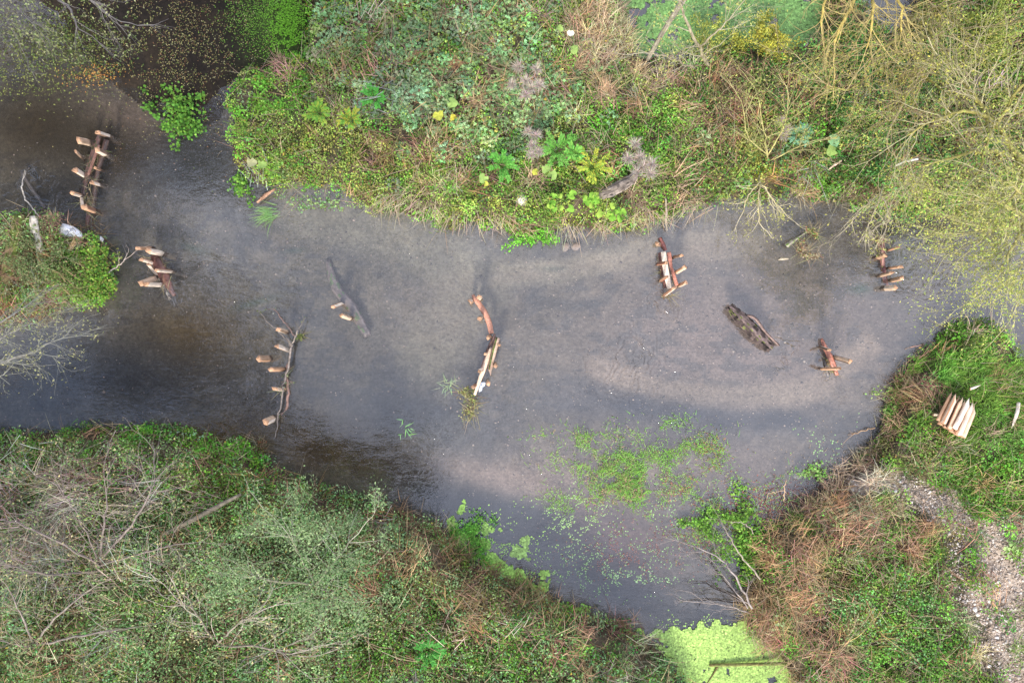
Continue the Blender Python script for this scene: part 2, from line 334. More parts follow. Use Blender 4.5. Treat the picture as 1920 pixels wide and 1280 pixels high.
# ------------------------------------------------------------------ leaves and blades, vectorised
def unit(v): return v/(np.linalg.norm(v, axis=-1, keepdims=True)+1e-9)
def leaves(mb, P, L, W, col, up=1.2, k=4, dirs=None):
    N = len(P)
    if N == 0: return
    n = unit(rng.normal(size=(N, 3))+A([0, 0, up])); a = rng.normal(size=(N, 3)) if dirs is None else dirs
    a = unit(a-(a*n).sum(1, keepdims=True)*n); b = np.cross(n, a)
    L = np.broadcast_to(L, (N,))[:, None]; W = np.broadcast_to(W, (N,))[:, None]
    if k == 4: V = np.stack([P-a*L*.5, P+b*W*.5-a*L*.08, P+a*L*.5, P-b*W*.5-a*L*.08], 1)
    else:
        th = np.arange(k)*2*math.pi/k
        V = np.stack([P+a*L*.5*math.cos(t)+b*W*.5*math.sin(t)*(1-.18*math.cos(t))+n*L*.06*abs(math.sin(t)) for t in th], 1)
    mb.polys(V, col)
def blades(mb, P, head, el, L, W, col, droop=1.0):
    """curved ribbons: head = heading angle, el = starting elevation"""
    N = len(P)
    if N == 0: return
    d = np.stack([np.cos(head), np.sin(head), np.zeros(N)], 1); z = A([0, 0, 1.]); s = np.stack([-np.sin(head), np.cos(head), np.zeros(N)], 1)
    L = np.broadcast_to(L, (N,))[:, None]; W = np.broadcast_to(W, (N,))[:, None]; el = np.broadcast_to(el, (N,))[:, None]
    q = [P]; e = el
    for st in range(2):
        q.append(q[-1]+(d*np.cos(e)+z*np.sin(e))*L*.5); e = e-droop*(.5+.5*st)+rng.normal(size=(N, 1))*.1
    w = [1, .8, .15]
    V = [x for k_ in range(3) for x in (q[k_]-s*W*.5*w[k_], q[k_]+s*W*.5*w[k_])]
    V = np.stack(V, 1); i = np.arange(N)[:, None]*6
    idx = np.concatenate([i+A([[0, 1, 3, 2]]), i+A([[2, 3, 5, 4]])], 1).reshape(-1)
    mb.add(V, np.full(2*N, 4), idx, np.repeat(np.broadcast_to(col, (N, 3)), 2, axis=0))
def jitc(base, N, v=.18, h=.1):
    c = np.broadcast_to(A(base, float), (N, 3))*(1+v*rng.normal(size=(N, 1)))
    c = c*(1+h*rng.normal(size=(N, 3))); return np.clip(c, .005, .95)
# ------------------------------------------------------------------ ground cover: thousands of small clumps, one object per kind of growth
TYPES = {                    # colour, leaf length, width/length, leaves per clump, radius, height, up bias
 'herb':   ((.17,.36,.055), .050, .75, 46, .15, 1.0, 1.5),
 'lime':   ((.33,.44,.09), .045, .7, 46, .15, 1.0, 1.3),
 'glauc':  ((.24,.39,.17), .043, .95, 32, .15, 1.1, 2.0),
 'cress':  ((.17,.42,.05), .042, .9, 60, .14, .7, 2.0),
 'dark':   ((.10,.25,.06), .055, .7, 50, .17, 1.1, 1.2),
 'grey':   ((.25,.41,.16), .060, .45, 50, .19, 1.2, .9),
 'olive':  ((.28,.28,.10), .045, .6, 44, .16, 1.0, 1.0),
}
def field(u, v):
    """weights of the kinds of growth at photo pixel u,v"""
    N = len(u); W = {k: np.zeros(N)+.02 for k in ('herb', 'lime', 'glauc', 'cress', 'dark', 'grey', 'olive', 'tan', 'brown', 'grass', 'purple')}
    n = fbm(u/90, v/90, 41, 3); n_b = fbm(u/60, v/60, 43, 3)
    no = (v < 520) & (u < 1290); ne = (v < 520) & (u >= 1290); so = (v >= 700) & (u < 1300+0*v); ea = (v >= 560) & (u >= 1300)
    isl = (u < 260) & (v > 380) & (v < 640)
    def add(k, m, a): W[k] += np.where(m, a, 0)
    add('herb', no, .34); add('lime', no, .30); add('tan', no, .22*sm((n-.4)*4)+.04); add('brown', no, .10*sm((n_b-.45)*5)+.03); add('grass', no, .12); add('olive', no, .12); add('cress', no, .10)
    add('dark', ne, .30); add('olive', ne, .25); add('lime', ne, .16); add('brown', ne, .22); add('herb', ne, .2); add('tan', ne, .08)
    add('grey', so, .34); add('dark', so, .22); add('herb', so, .2); add('brown', so, .18); add('purple', so, .08); add('olive', so, .15)
    add('herb', ea, .30); add('brown', ea, .18); add('grass', ea, .12); add('olive', ea, .14); add('cress', ea, .10); add('tan', ea, .08); add('dark', ea, .1)
    def g(k, a, *b): W[k] += a*blob(u, v, *b)
    g('glauc', 2.6, 850, 90, 135, 95); g('glauc', 1.3, 790, 210, 100, 50); g('glauc', 1.6, 960, 190, 100, 70); g('glauc', .8, 620, 40, 50, 50); g('brown', .9, 850, 110, 170, 120); g('lime', .5, 900, 110, 170, 120)
    g('cress', 2, 960, 418, 50, 14); g('cress', 3, 990, 438, 26, 14); g('cress', 1.5, 800, 400, 90, 9); g('lime', 1.2, 1100, 390, 110, 34); g('herb', 1, 1230, 250, 100, 60)
    g('cress', 2.0, 470, 170, 70, 40); g('cress', 1.2, 560, 50, 30, 70); g('lime', .8, 560, 230, 90, 60)
    g('tan', 1.3, 1150, 70, 70, 90); g('brown', 1.0, 1160, 130, 90, 40); g('lime', 1.0, 780, 385, 200, 20); g('tan', .7, 650, 190, 40, 20); g('lime', .9, 1150, 415, 130, 20)
    g('brown', .9, 740, 280, 100, 40); g('olive', .8, 700, 260, 150, 60); g('lime', .9, 640, 300, 130, 50)
    g('brown', 1.3, 1360, 220, 90, 70); g('dark', 1.6, 1600, 130, 160, 60); g('dark', 1.1, 1640, 270, 160, 40); g('lime', 1.4, 1430, 310, 50, 40); g('lime', 1.1, 1850, 80, 90, 80); g('cress', 1.2, 1600, 230, 50, 24); g('cress', 1.1, 1560, 335, 50, 18); g('tan', 1.0, 1640, 350, 60, 14); g('brown', 1.1, 1500, 320, 26, 30)
    g('cress', 1.4, 1690, 365, 50, 22)
    g('cress', 2.6, 210, 820, 90, 24); g('cress', 1.6, 400, 850, 90, 30); g('cress', 2.4, 470, 850, 40, 26); g('herb', 2.0, 380, 890, 110, 50); g('cress', 1.4, 30, 850, 60, 30)
    g('purple', 1.6, 150, 910, 150, 70); g('purple', 1.2, 90, 1030, 170, 80); g('grey', 1.6, 560, 1080, 170, 120); g('cress', .5, 450, 1060, 70, 40)
    g('brown', 1.2, 830, 1060, 120, 70); g('brown', 1.2, 960, 1160, 140, 60); g('brown', .9, 760, 970, 90, 30); g('olive', 1.2, 800, 1130, 200, 60); g('herb', 1.8, 760, 1240, 180, 50); g('cress', .6, 860, 1230, 120, 40); g('brown', .8, 1150, 1200, 90, 40); g('tan', .6, 1180, 1235, 70, 30); g('cress', 1.4, 1090, 1150, 80, 14)
    g('cress', 2.4, 1840, 640, 60, 40); g('grass', 1.6, 1850, 720, 80, 80); g('brown', 2.6, 1740, 740, 45, 50); g('brown', 1.0, 1700, 690, 30, 30); g('olive', .8, 1700, 850, 70, 40); g('herb', 1.0, 1870, 830, 70, 50); g('cress', 1.3, 1900, 920, 50, 80); g('grass', .9, 1850, 850, 80, 50)
    g('tan', 2.2, 1620, 920, 90, 40); g('brown', 2.0, 1560, 1000, 130, 40); g('brown', 2.2, 1480, 1060, 80, 90); g('tan', 1.0, 1560, 960, 100, 24); g('brown', 2.6, 1460, 1180, 80, 70); g('tan', 1.4, 1420, 1180, 60, 40); g('brown', 1.6, 1530, 1230, 100, 40); g('olive', .9, 1600, 1080, 130, 70)
    g('herb', 1.8, 1760, 1190, 110, 90); g('dark', .9, 1790, 1180, 80, 60); g('cress', 1.0, 1650, 1050, 60, 50); g('grey', .8, 1680, 1160, 120, 70); g('brown', 1.8, 1740, 1010, 50, 40)
    m = isl
    for k in W: W[k] = np.where(m, W[k]*.1, W[k])
    add('brown', isl, .42); add('olive', isl, .35); add('herb', isl, .25); add('grey', isl, .2)
    W['cress'] += np.where(isl, 4*blob(u, v, 170, 530, 45, 50), 0)
    W['brown'] *= .5; W['lime'] *= 1.2; W['herb'] *= 1.15; W['purple'] *= .28; W['tan'] *= .8; W['olive'] *= .8; W['grey'] *= 1.7
    return W
NSITE = 27000
su = rng.uniform(-260, 2180, NSITE); sv = rng.uniform(-230, 1510, NSITE)
sw = px(su, sv); sx_, sy_ = sw[0], sw[1]
sd_ = landd(sx_, sy_)
pdist = segd(np.stack([su, sv], 1), PATH, False)
wide_s = 24+50*sm((su-1800)/100)*sm((sv-940)/60)
keep = (sd_ > .0)
keep &= ~((pdist < wide_s+46*(fbm(su/34, sv/34, 77, 3)-.5)*2.2) & (rng.random(NSITE) < .9))
sitem = ~((blob(su, sv, 1790, 778, 46, 46) > .55))            # nothing grows through the pile of stakes
keep &= sitem
keep &= ~((blob(su, sv, 1900, 1060, 60, 100)+.8*blob(su, sv, 1740, 945, 60, 22) > .42) & (rng.random(NSITE) < .9))
su, sv, sx_, sy_, sd_ = su[keep], sv[keep], sx_[keep], sy_[keep], sd_[keep]
sz_ = height(sx_, sy_)
# vegetation height in metres
hv = .16+.22*fbm(su/70, sv/70, 51, 3)
hv *= 1+1.1*sm((su-1260)/160)*(sv < 520)*sm((380-sv)/80)+1.5*((sv > 700) & (su < 1300))*sm(sd_/1.2)+.7*((sv > 880) & (su > 1380) & (su < 1700))
hv *= .55+.45*sm(sd_/.5)
hv = np.where((su > 1660) & (sv > 590) & (sv < 860), hv*.5, hv)
hv = np.where((su < 260) & (sv > 380) & (sv < 640), hv*1.3, hv)
# objects pushed outward by the camera's perspective: move the clump in so that its top stands where the photo shows it
k_ = (H-sz_-hv*.8)/H
inn = landd(sx_*k_, sy_*k_) > -.03
sx_ = np.where(inn, sx_*k_, sx_); sy_ = np.where(inn, sy_*k_, sy_); sz_ = np.maximum(height(sx_, sy_), .0)
Wf = field(su, sv); keys = list(Wf); WM = np.stack([Wf[k] for k in keys], 1)**1.25; WM /= WM.sum(1, keepdims=True)
pick = (rng.random((len(su), 1)) > np.cumsum(WM, 1)).sum(1).clip(0, len(keys)-1)
tone = np.clip(rng.normal(1.08, .30, len(su)), .4, 1.9)[:, None]*(1+.12*rng.normal(size=(len(su), 3)))
tone *= (.72+.56*fbm(su/45, sv/45, 61, 2))[:, None]
lf = {}
for kind, (c0, LL, asp, nl, rad, hf, up) in TYPES.items():
    S = np.where(pick == keys.index(kind))[0]
    cnt = rng.poisson(nl, len(S))+6; I = np.repeat(S, cnt); N = len(I)
    r = rad*np.sqrt(rng.random(N))*1.35; t = rng.random(N)*6.283
    hh = hv[I]*hf
    zz = rng.random(N)**.65
    P = np.stack([sx_[I]+r*np.cos(t), sy_[I]+r*np.sin(t), sz_[I]+hh*zz*(1-.45*(r/(rad*1.35))**2)+.01], 1)
    c = A(c0)*tone[I]*(1+.19*rng.normal(size=(N, 1)))
    yel = rng.random(N) < (.003 if kind == 'glauc' else .014)
    c[yel] = A([.5, .38, .07])*(.7+.5*rng.random((yel.sum(), 1)))
    br = rng.random(N) < .07; c[br] = A([.19, .12, .07])*(.6+.8*rng.random((br.sum(), 1)))
    L_ = LL*(.65+.65*rng.random(N))
    mb = MB()
    if kind == 'glauc':      # three round leaflets each
        for a_ in range(3):
            th = t*3+a_*2.1; off = np.stack([np.cos(th), np.sin(th), np.zeros(N)], 1)*LL*.45
            leaves(mb, P+off, L_*.8, L_*.78, np.clip(c*(1+.06*rng.normal(size=(N, 1))), .01, .9), 3.2, 6)
    else: leaves(mb, P, L_, L_*asp, np.clip(c, .01, .9), up, 6 if kind in ('cress',) else 4)
    # thin stems in the clump
    J = np.repeat(S, 4); M_ = len(J)
    Pb = np.stack([sx_[J]+rng.normal(size=M_)*rad*.7, sy_[J]+rng.normal(size=M_)*rad*.7, sz_[J]], 1)
    blades(mb, Pb, rng.random(M_)*6.28, rng.uniform(.5, 1.4, M_), hv[J]*rng.uniform(.7, 1.5, M_), .009, jitc((.24, .17, .09), M_, .35), .5)
    lf[kind] = mb
names = {'herb': ('ground_cover', 'mid green low herbs carpeting the river banks'), 'lime': ('ground_cover', 'yellow green small leaved herbs mixed through the banks'),
 'glauc': ('bramble', 'grey green three leafed bramble patch on the far bank'), 'cress': ('ground_cover', 'bright green cress and moss in patches along the water edge'),
 'dark': ('ground_cover', 'dark green nettles and ivy under the bare trees'), 'grey': ('scrub', 'grey green narrow leaved willow scrub over the near bank'),
 'olive': ('ground_cover', 'olive and brown fading weeds on the banks')}
for kind, mb in lf.items():
    n_, l_ = names[kind]; tag(mb.build(n_, M_leaf), l_, n_.replace('_', ' '), kind='stuff')
def bladeset(kind, name, label, c0, n, Lr, W, el, droop, rad, hsp, lay=0):
    S = np.where(pick == keys.index(kind))[0]; I = np.repeat(S, n); N = len(I); mb = MB()
    P = np.stack([sx_[I]+rng.normal(size=N)*rad, sy_[I]+rng.normal(size=N)*rad, sz_[I]+hv[I]*hsp*rng.random(N)], 1)
    hd = (vnoise(su/70, sv/70, 71)*12)[I]+rng.normal(size=N)*(.7 if lay else 2)
    c = A(c0)*tone[I]*(1+.4*rng.normal(size=(N, 1)))
    blades(mb, P, hd, rng.uniform(*el, N), rng.uniform(*Lr, N), W, np.clip(c, .01, .9), droop)
    tag(mb.build(name, M_grass), label, name.replace('_', ' '), kind='stuff')
bladeset('tan', 'dry_grass', 'pale straw coloured dry grass in tufts on the banks', (.46, .36, .22), 60, (.2, .5), .011, (.3, 1.3), .9, .08, .3)
bladeset('brown', 'dead_stalks', 'tan brown dead stalks lying in tangles on the banks', (.33, .21, .12), 24, (.2, .55), .011, (-.1, .8), .35, .13, 1.0, 1)
bladeset('grass', 'grass', 'fresh green grass on the banks', (.17, .32, .055), 80, (.1, .3), .011, (.5, 1.4), .8, .11, .2)
bladeset('purple', 'bare_twigs', 'fine purple grey bare twigs through the near bank scrub', (.34, .29, .24), 30, (.25, .8), .011, (.1, 1.2), .3, .16, 1.6, 1)
# scattered thin straws and twigs over every bank
n_ = 9000; J = rng.integers(0, len(su), n_); mb = MB()
P = np.stack([sx_[J]+rng.normal(size=n_)*.15, sy_[J]+rng.normal(size=n_)*.15, sz_[J]+hv[J]*rng.random(n_)*1.1], 1)
blades(mb, P, rng.random(n_)*6.28, rng.uniform(0, .8, n_), rng.uniform(.25, .8, n_), .010, jitc((.34, .26, .17), n_, .35), .4)
tag(mb.build('fallen_straw', M_grass), 'thin tan straws and twigs strewn over all banks', 'straw', kind='stuff')
# ------------------------------------------------------------------ stakes, logs, planks
CREAM, ORANGE, RED, PALE, BARK = (.78, .58, .41), (.60, .36, .22), (.30, .13, .085), (.88, .74, .60), (.13, .085, .06)
def prism(mb, L, rx, ry, cols, k=6, seg=7, tip=0.0, butt=1.0, bend=0.0, seed=0, tint=1.0, wet=0.0):
    """irregular split timber along +Z from 0 to L; tip = length of the sharpened point"""
    g = np.random.default_rng(seed)
    a = np.sort(np.arange(k)*2*math.pi/k+g.uniform(-.45, .45, k)); rad = g.uniform(.68, 1.2, k)
    zs = list(np.linspace(0, L-tip, seg))
    if tip: zs += [L-tip*.45, L]
    if wet: zs = [0, wet*.5, wet]+list(np.linspace(wet, L, seg+1))[1:]
    n = len(zs); V = np.zeros((n, k, 3))
    for i_, z in enumerate(zs):
        t = z/L; s = butt+(1-butt)*t
        if z > L-tip+1e-6: s *= max(.08, (L-z)/tip)
        wob = 1+g.uniform(-.05, .05, k)
        V[i_, :, 0] = np.cos(a)*rad*rx*s*wob+bend*math.sin(t*math.pi)+(rx*.35*(z > L-tip*.5) if tip else 0)
        V[i_, :, 1] = np.sin(a)*rad*ry*s*wob; V[i_, :, 2] = z
    V[0, :, 2] += g.uniform(-.02, .02, k)
    if not tip: V[-1, :, 2] += g.uniform(-.035, .03, k)
    i = np.arange(n-1)[:, None]*k; j = np.arange(k)[None]; j2 = (j+1) % k
    q = np.stack([i+j, i+j2, i+k+j2, i+k+j], -1).reshape(-1, 4)
    side = A([cols[g.integers(0, len(cols))] for _ in range(k)])*g.uniform(.72, 1.15, (k, 1))
    if g.random() < .4: side[g.integers(0, k)] = A(BARK)*g.uniform(1, 2)     # a strip of bark left on
    fc = side[None]*g.uniform(.92, 1.08, (n-1, k, 1))
    if wet: fc[:2] = A([.10, .065, .045])*g.uniform(.7, 1.3, (2, k, 1)); fc[2] *= .8     # soaked, algae-dark foot
    fc = fc.reshape(-1, 3)*tint
    sizes = [4]*len(q)+[k, k]; idx = list(q.ravel())+list(range(k))[::-1]+list(range((n-1)*k, n*k))
    fc = np.vstack([fc, A(ORANGE)*tint, A(ORANGE)*1.05*tint]); mb.add(V, sizes, idx, fc)
    return V[-1]
def place(o, P0, P1, roll=0):
    d = Vector(P1-P0); q = d.to_track_quat('Z', 'Y'); o.rotation_mode = 'QUATERNION'
    from mathutils import Quaternion
    o.rotation_quaternion = q @ Quaternion((0, 0, 1), roll); o.location = tuple(P0)
SEED = [100]
def stake(top, base, wpx, label, group, cols=(CREAM, ORANGE), tint=1.0, ry=.8, zr=(.14, .72), z=None, end=ORANGE):
    SEED[0] += 1; sd = SEED[0]; g = np.random.default_rng(sd)
    B = px(*base); best = None
    for zz in (np.linspace(zr[0], zr[1], 40) if z is None else [z]):
        T = px(top[0], top[1], zz); q = np.hypot(*(T-B)[:2])-.02*zz
        if best is None or q < best[0]: best = (q, T)
    T = best[1]; d = T-B
    under = d/max(d[2], .15)*.28; under = under*min(1, .5/np.linalg.norm(under)); P0 = B-under*.6
    L = float(np.linalg.norm(T-P0)); r = wpx*g.uniform(.78, 1.02)/PPM/2
    mb = MB(); ring = prism(mb, L, r*1.08, r*ry*1.08, cols, int(g.integers(4, 6)), 8, seed=sd, tint=tint, wet=float(np.linalg.norm(B-P0))+.01)
    o = mb.build('wooden_stake', M_wood); place(o, P0, T, g.uniform(0, 6.28))
    tag(o, label, 'stake', group)
    m2 = MB(); k = len(ring); c = ring.mean(0)       # the hammered, splintered end as its own part
    rim = c+(ring-c)*1.04; rim[:, 2] = ring[:, 2]-.02
    up_ = c+(ring-c)*g.uniform(.9, 1.08, (k, 1)); up_[:, 2] = L+g.uniform(.0, .05, k)
    V = np.vstack([rim, up_, [c+A([g.uniform(-.01, .01), 0, -.012])]])
    sizes, idx, fc = [], [], []
    for j in range(k):
        j2 = (j+1) % k
        sizes += [4, 3]; idx += [j, j2, k+j2, k+j, k+j, k+j2, 2*k]; fc += [A(end)*g.uniform(.8, 1.15), A(end)*g.uniform(.7, 1.2)]
    m2.add(V, sizes, idx, A(fc)*tint); m2.build('splintered_end', M_wood, o)
    return o
def stakes(rows, place_txt, group, look='pale orange split stake'):
    for i_, (tp, bs, w_, txt, cl) in enumerate(rows):
        stake(tp, bs, w_, '%s %s' % (txt, place_txt), group, cl)
CO, OR_, PA = (CREAM, ORANGE, PALE, (.44, .30, .20)), (ORANGE, ORANGE, PALE, (.40, .22, .14)), (PALE, CREAM, PALE, (.6, .45, .33))
stakes([((148, 263), (167, 267), 11, 'cream split stake at upper left', CO), ((142, 284), (152, 294), 7, 'thin splintered stake second down on the outer side', CO),
 ((182, 249), (203, 256), 11, 'orange stake lying across the upper end', OR_), ((181, 281), (197, 289), 11, 'cream stake on the inner side near the upper end', PA),
 ((140, 319), (156, 329), 12, 'stout split stake third down on the outer side', CO), ((179, 314), (190, 319), 6, 'tiny splintered stake on the inner side', OR_),
 ((172, 342), (185, 346), 10, 'short stake third down on the inner side', CO), ((136, 362), (152, 367), 9, 'orange stake fourth down on the outer side', OR_),
 ((155, 387), (153, 371), 9, 'white topped stake leaning downward', PA), ((159, 389), (178, 397), 10, 'lowest orange stake', OR_)],
 'of the islet log row', 'stakes of the log row beside the islet')
stakes([((258, 465), (281, 464), 12, 'topmost cream stake', CO), ((279, 470), (304, 475), 14, 'stout orange stake crossing the upper end', OR_),
 ((266, 486), (288, 493), 11, 'split stake third from the top', CO), ((279, 496), (294, 515), 8, 'thin pointed stake leaning toward the log', OR_),
 ((294, 507), (320, 509), 11, 'stake lying straight across the middle', CO), ((265, 531), (291, 521), 15, 'broad pale stake second from the bottom', PA), ((275, 533), (301, 534), 11, 'lowest stake with a dark core', PA)],
 'of the wide sunken red log at left', 'stakes of the sunken red log')
stakes([((522, 618), (537, 623), 9, 'topmost stake between the two arms', CO), ((519, 649), (539, 657), 9, 'slim stake second from the top', CO),
 ((484, 672), (504, 672), 12, 'stake standing farthest out to the left', CO), ((508, 692), (532, 692), 11, 'long orange stake fourth from the top', OR_),
 ((515, 729), (528, 731), 12, 'short blocky stake fifth from the top', CO), ((498, 791), (513, 784), 12, 'lowest stake near the bank', CO)],
 'of the forked grey branch in the water', 'stakes of the forked branch')
stakes([((625, 575), (640, 569), 9, 'upper of the two stakes', OR_), ((641, 591), (658, 597), 9, 'lower of the two stakes', CO)],
 'left of the curved sunken log', 'stakes of the curved sunken log')
stakes([((881, 565), (886, 562), 12, 'orange block stake on the left at the top end', OR_), ((898, 556), (900, 559), 12, 'pale three sided stake on the right at the top end', PA),
 ((899, 597), (903, 595), 9, 'small square stake in the hollow of the bend', CO), ((915, 633), (920, 631), 9, 'orange stake below the end of the bent log', OR_),
 ((909, 664), (913, 662), 8, 'small stake left of the mossy half log', CO), ((899, 695), (906, 691), 9, 'stake on the left of the long pale pole', CO),
 ((887, 726), (892, 722), 9, 'orange stake at the lower left of the pale pole', OR_), ((936, 647), (934, 645), 6, 'smallest stake right of the mossy half log', CO),
 ((929, 686), (928, 683), 9, 'stake right of the mossy half log point', CO), ((916, 719), (914, 715), 10, 'pale stake beside the blue white rag', PA)],
 'in the middle row', 'stakes of the curved middle row')
stakes([((1231, 456), (1237, 458), 11, 'yellow block stake at the upper left', CO), ((1278, 479), (1263, 482), 8, 'rounded stake highest on the right', OR_),
 ((1283, 501), (1267, 511), 10, 'ragged stake second on the right', CO), ((1286, 530), (1274, 536), 9, 'lowest stake on the right', CO), ((1249, 492), (1233, 495), 7, 'thin dark stake crossing the bright plank', (ORANGE, RED)),
 ((1250, 519), (1239, 526), 8, 'brown weathered stake on the left of the bright plank', (RED, ORANGE)), ((1263, 539), (1245, 553), 13, 'thick orange stake closing the lower end', OR_)],
 'of the bright plank row', 'stakes of the bright plank row')
stakes([((1683, 464), (1666, 469), 9, 'topmost rounded stake on the right', CO), ((1660, 479), (1645, 484), 9, 'topmost stake on the left', OR_), ((1688, 500), (1669, 502), 10, 'middle stake on the right', CO),
 ((1671, 511), (1652, 516), 10, 'middle stake on the left', CO), ((1690, 522), (1672, 526), 10, 'lowest stake on the right', CO), ((1678, 540), (1659, 541), 10, 'lowest stake on the left', CO)],
 'of the row at the deep green eddy', 'stakes of the row at the green eddy')
stakes([((1555, 656), (1538, 650), 8, 'split stake crossing the upper end', CO), ((1594, 677), (1566, 669), 12, 'bark covered stake with cream round top', (BARK, BARK, CREAM)), ((1573, 690), (1541, 691), 9, 'orange stake crossing the lower end', OR_)],
 'of the short red log by the grassy point', 'stakes of the short red log')
# pile of sharpened stakes on the bank
gz0 = float(height(A([10.2]), A([-1.7]))[0])
PILE = [((1758, 789), (1785, 735), 8, 'weathered brown pointed stake at the left edge'), ((1767, 794), (1793, 739), 10, 'knotty pointed stake second from the left'), ((1771, 800), (1798, 741), 6, 'narrow pointed stake third from the left'),
 ((1778, 804), (1804, 744), 8, 'ridged pointed stake fourth from the left'), ((1783, 801), (1808, 750), 6, 'short pointed stake half hidden fifth from the left'), ((1788, 804), (1818, 747), 10, 'brightest pale pointed stake on top'),
 ((1792, 812), (1818, 757), 7, 'red brown pointed stake right of the brightest one'), ((1798, 815), (1823, 755), 9, 'smooth pointed stake third from the right edge'), ((1805, 818), (1829, 760), 10, 'splintery orange pointed stake at the right edge')]
PCOL = [((.45, .27, .17), ORANGE), (CREAM, (.55, .3, .18)), ((.5, .3, .18), ORANGE), (CREAM, ORANGE), (ORANGE, CREAM), (PALE, PALE, CREAM), (ORANGE, (.4, .2, .12)), (PALE, CREAM), (ORANGE, CREAM, ORANGE)]
def pointed(b, t, w_, z0, z1, label, cols, tipm=.16, group=None, cat='stake', name='pointed_stake', tint=1):
    SEED[0] += 1; P0 = px(b[0], b[1], z0); P1 = px(t[0], t[1], z1); L = float(np.linalg.norm(P1-P0)); mb = MB()
    prism(mb, L, w_/PPM/2, w_/PPM/2*.8, cols, 6, 8, tip=tipm, butt=1.1, seed=SEED[0], tint=tint)
    o = mb.build(name, M_wood); place(o, P0, P1, random.uniform(0, 6.28)); return tag(o, label, cat, group)
zp = gz0+.12
for i_, (b, t, w_, l_) in enumerate(PILE):
    zz = zp+.26+(.07 if i_ in (1, 5, 7) else 0)-(.07 if i_ in (2, 4, 6) else 0)
    pointed(b, t, w_*1.05, zz, zz+random.uniform(-.02, .05), l_+' of the pile', PCOL[i_], group='pointed stakes stacked in the pile')
for i_, (b, t) in enumerate([((1762, 796), (1788, 745)), ((1773, 803), (1800, 749)), ((1783, 809), (1810, 755)), ((1794, 815), (1820, 762)), ((1800, 817), (1826, 765))]):
    pointed(b, t, 12, zp+.11, zp+.11, ['under layer stake showing at the left of the pile', 'under layer stake showing left of the pile centre', 'under layer stake beneath the middle of the pile', 'under layer stake right of the pile centre', 'under layer stake showing at the right of the pile'][i_], (ORANGE, (.4, .22, .13)), group='stakes in the lower layer of the pile')
pointed((1750, 777), (1824, 785), 7, zp, zp, 'pale bearer stick lying crosswise beneath the pile of stakes', (CREAM,), .1, cat='stick', name='bearer_stick')
pointed((1818, 729), (1839, 722), 4.5, gz0+.22, gz0+.22, 'pale wood splinter lying in grass above the pile', (PALE,), .12, cat='wood splinter', name='wood_splinter')
pointed((1848, 808), (1882, 837), 5, gz0+.2, gz0+.16, 'weathered brown stick in the grass right of the pile', ((.3, .2, .13),), .1, cat='stick', name='stick')
def log(name, pts, wpx, col, label, cat, mat=None, k=12, jit=.25, tone=.25, squash=.8, moss=None, group=None, colf=None):
    P = A([px(*p) for p in pts]); n = len(P); t = np.linspace(0, 1, n); tt = np.linspace(0, 1, max(14, 4*n))
    Q = np.stack([np.interp(tt, t, P[:, c]) for c in range(3)], 1)
    for _ in range(2): Q[1:-1] = (Q[:-2]+2*Q[1:-1]+Q[2:])/4
    r = np.interp(tt, np.linspace(0, 1, len(wpx)), wpx)/PPM/2
    def cf(fc, V):
        if moss:
            N = fc.shape; m = rng.random(N[:2]) < moss[0]*(.3+1.0*(np.arange(N[1])[None]/N[1] > .5))
            fc[m] = A(moss[1])*(.7+.6*rng.random((m.sum(), 1)))
        return fc if colf is None else colf(fc, V)
    mb = MB(); mb.tube(Q, r, k, col, jit, True, tone, cf, squash); loc = Q[len(Q)//2]
    return tag(mb.build(name, mat or M_wet, None, origin=loc), label, cat, group)
log('sunken_log', [(187, 254, .06), (178, 280, .05), (168, 310, .02), (160, 340, -.03), (155, 368, -.06)], [8, 12, 11, 10, 7], (.09, .05, .04), 'dark red log along the outer side of the islet row', 'log', moss=(.12, (.05, .05, .02)))
log('sunken_log', [(200, 262, .03), (194, 285, .0), (184, 318, -.05), (178, 360, -.08), (173, 400, -.1), (170, 432, -.12)], [9, 10, 8, 9, 10, 9], (.12, .075, .06), 'long dark submerged log along the inner side of the islet row', 'log')
log('plank', [(186, 272, .1), (176, 300, .1), (166, 328, .08)], [5, 6, 5], (.24, .12, .09), 'red brown plank wedged between the two logs of the islet row', 'plank')
log('sunken_log', [(166, 400, -.03), (163, 425, -.06)], [8, 6], (.25, .11, .09), 'short submerged red stump of wood below the islet row', 'log')
log('sunken_log', [(289, 478, .05), (299, 500, .03), (312, 525, .0), (320, 542, -.04), (328, 554, -.07)], [14, 21, 19, 12, 7], (.17, .08, .065), 'wide red brown half sunken log at left', 'log', tone=.3, squash=.5)
log('sunken_log', [(296, 517, -.02), (304, 530, -.03), (313, 548, -.04), (320, 562, -.1)], [5, 6, 6, 6], (.08, .06, .05), 'thin dark sunken branch left of the wide red log', 'branch', moss=(.15, (.4, .36, .3)))
log('sunken_log', [(615, 488, -.26), (621, 518, -.2), (634, 547, -.16), (656, 570, -.14), (671, 595, -.13), (690, 630, -.10)], [9, 14, 18, 19, 18, 14], (.17, .135, .12), 'curved submerged log alone in the left half of the river', 'log', moss=(.12, (.10, .14, .06)))
log('bent_log', [(886, 553, .06), (893, 563, .12), (903, 577, .14), (911, 590, .14), (917, 605, .14), (921, 625, .12)], [5, 9, 9.5, 9.5, 10, 9], (.52, .26, .18), 'bent peeled pinkish log at the top of the curved middle row', 'log', mat=M_wood, tone=.12, squash=.6)
log('wooden_pole', [(928, 626, .05), (920, 645, .06), (914, 660, .02)], [3.5, 7, 8], (.15, .09, .075), 'dark wet pole below the bent log of the middle row', 'pole')
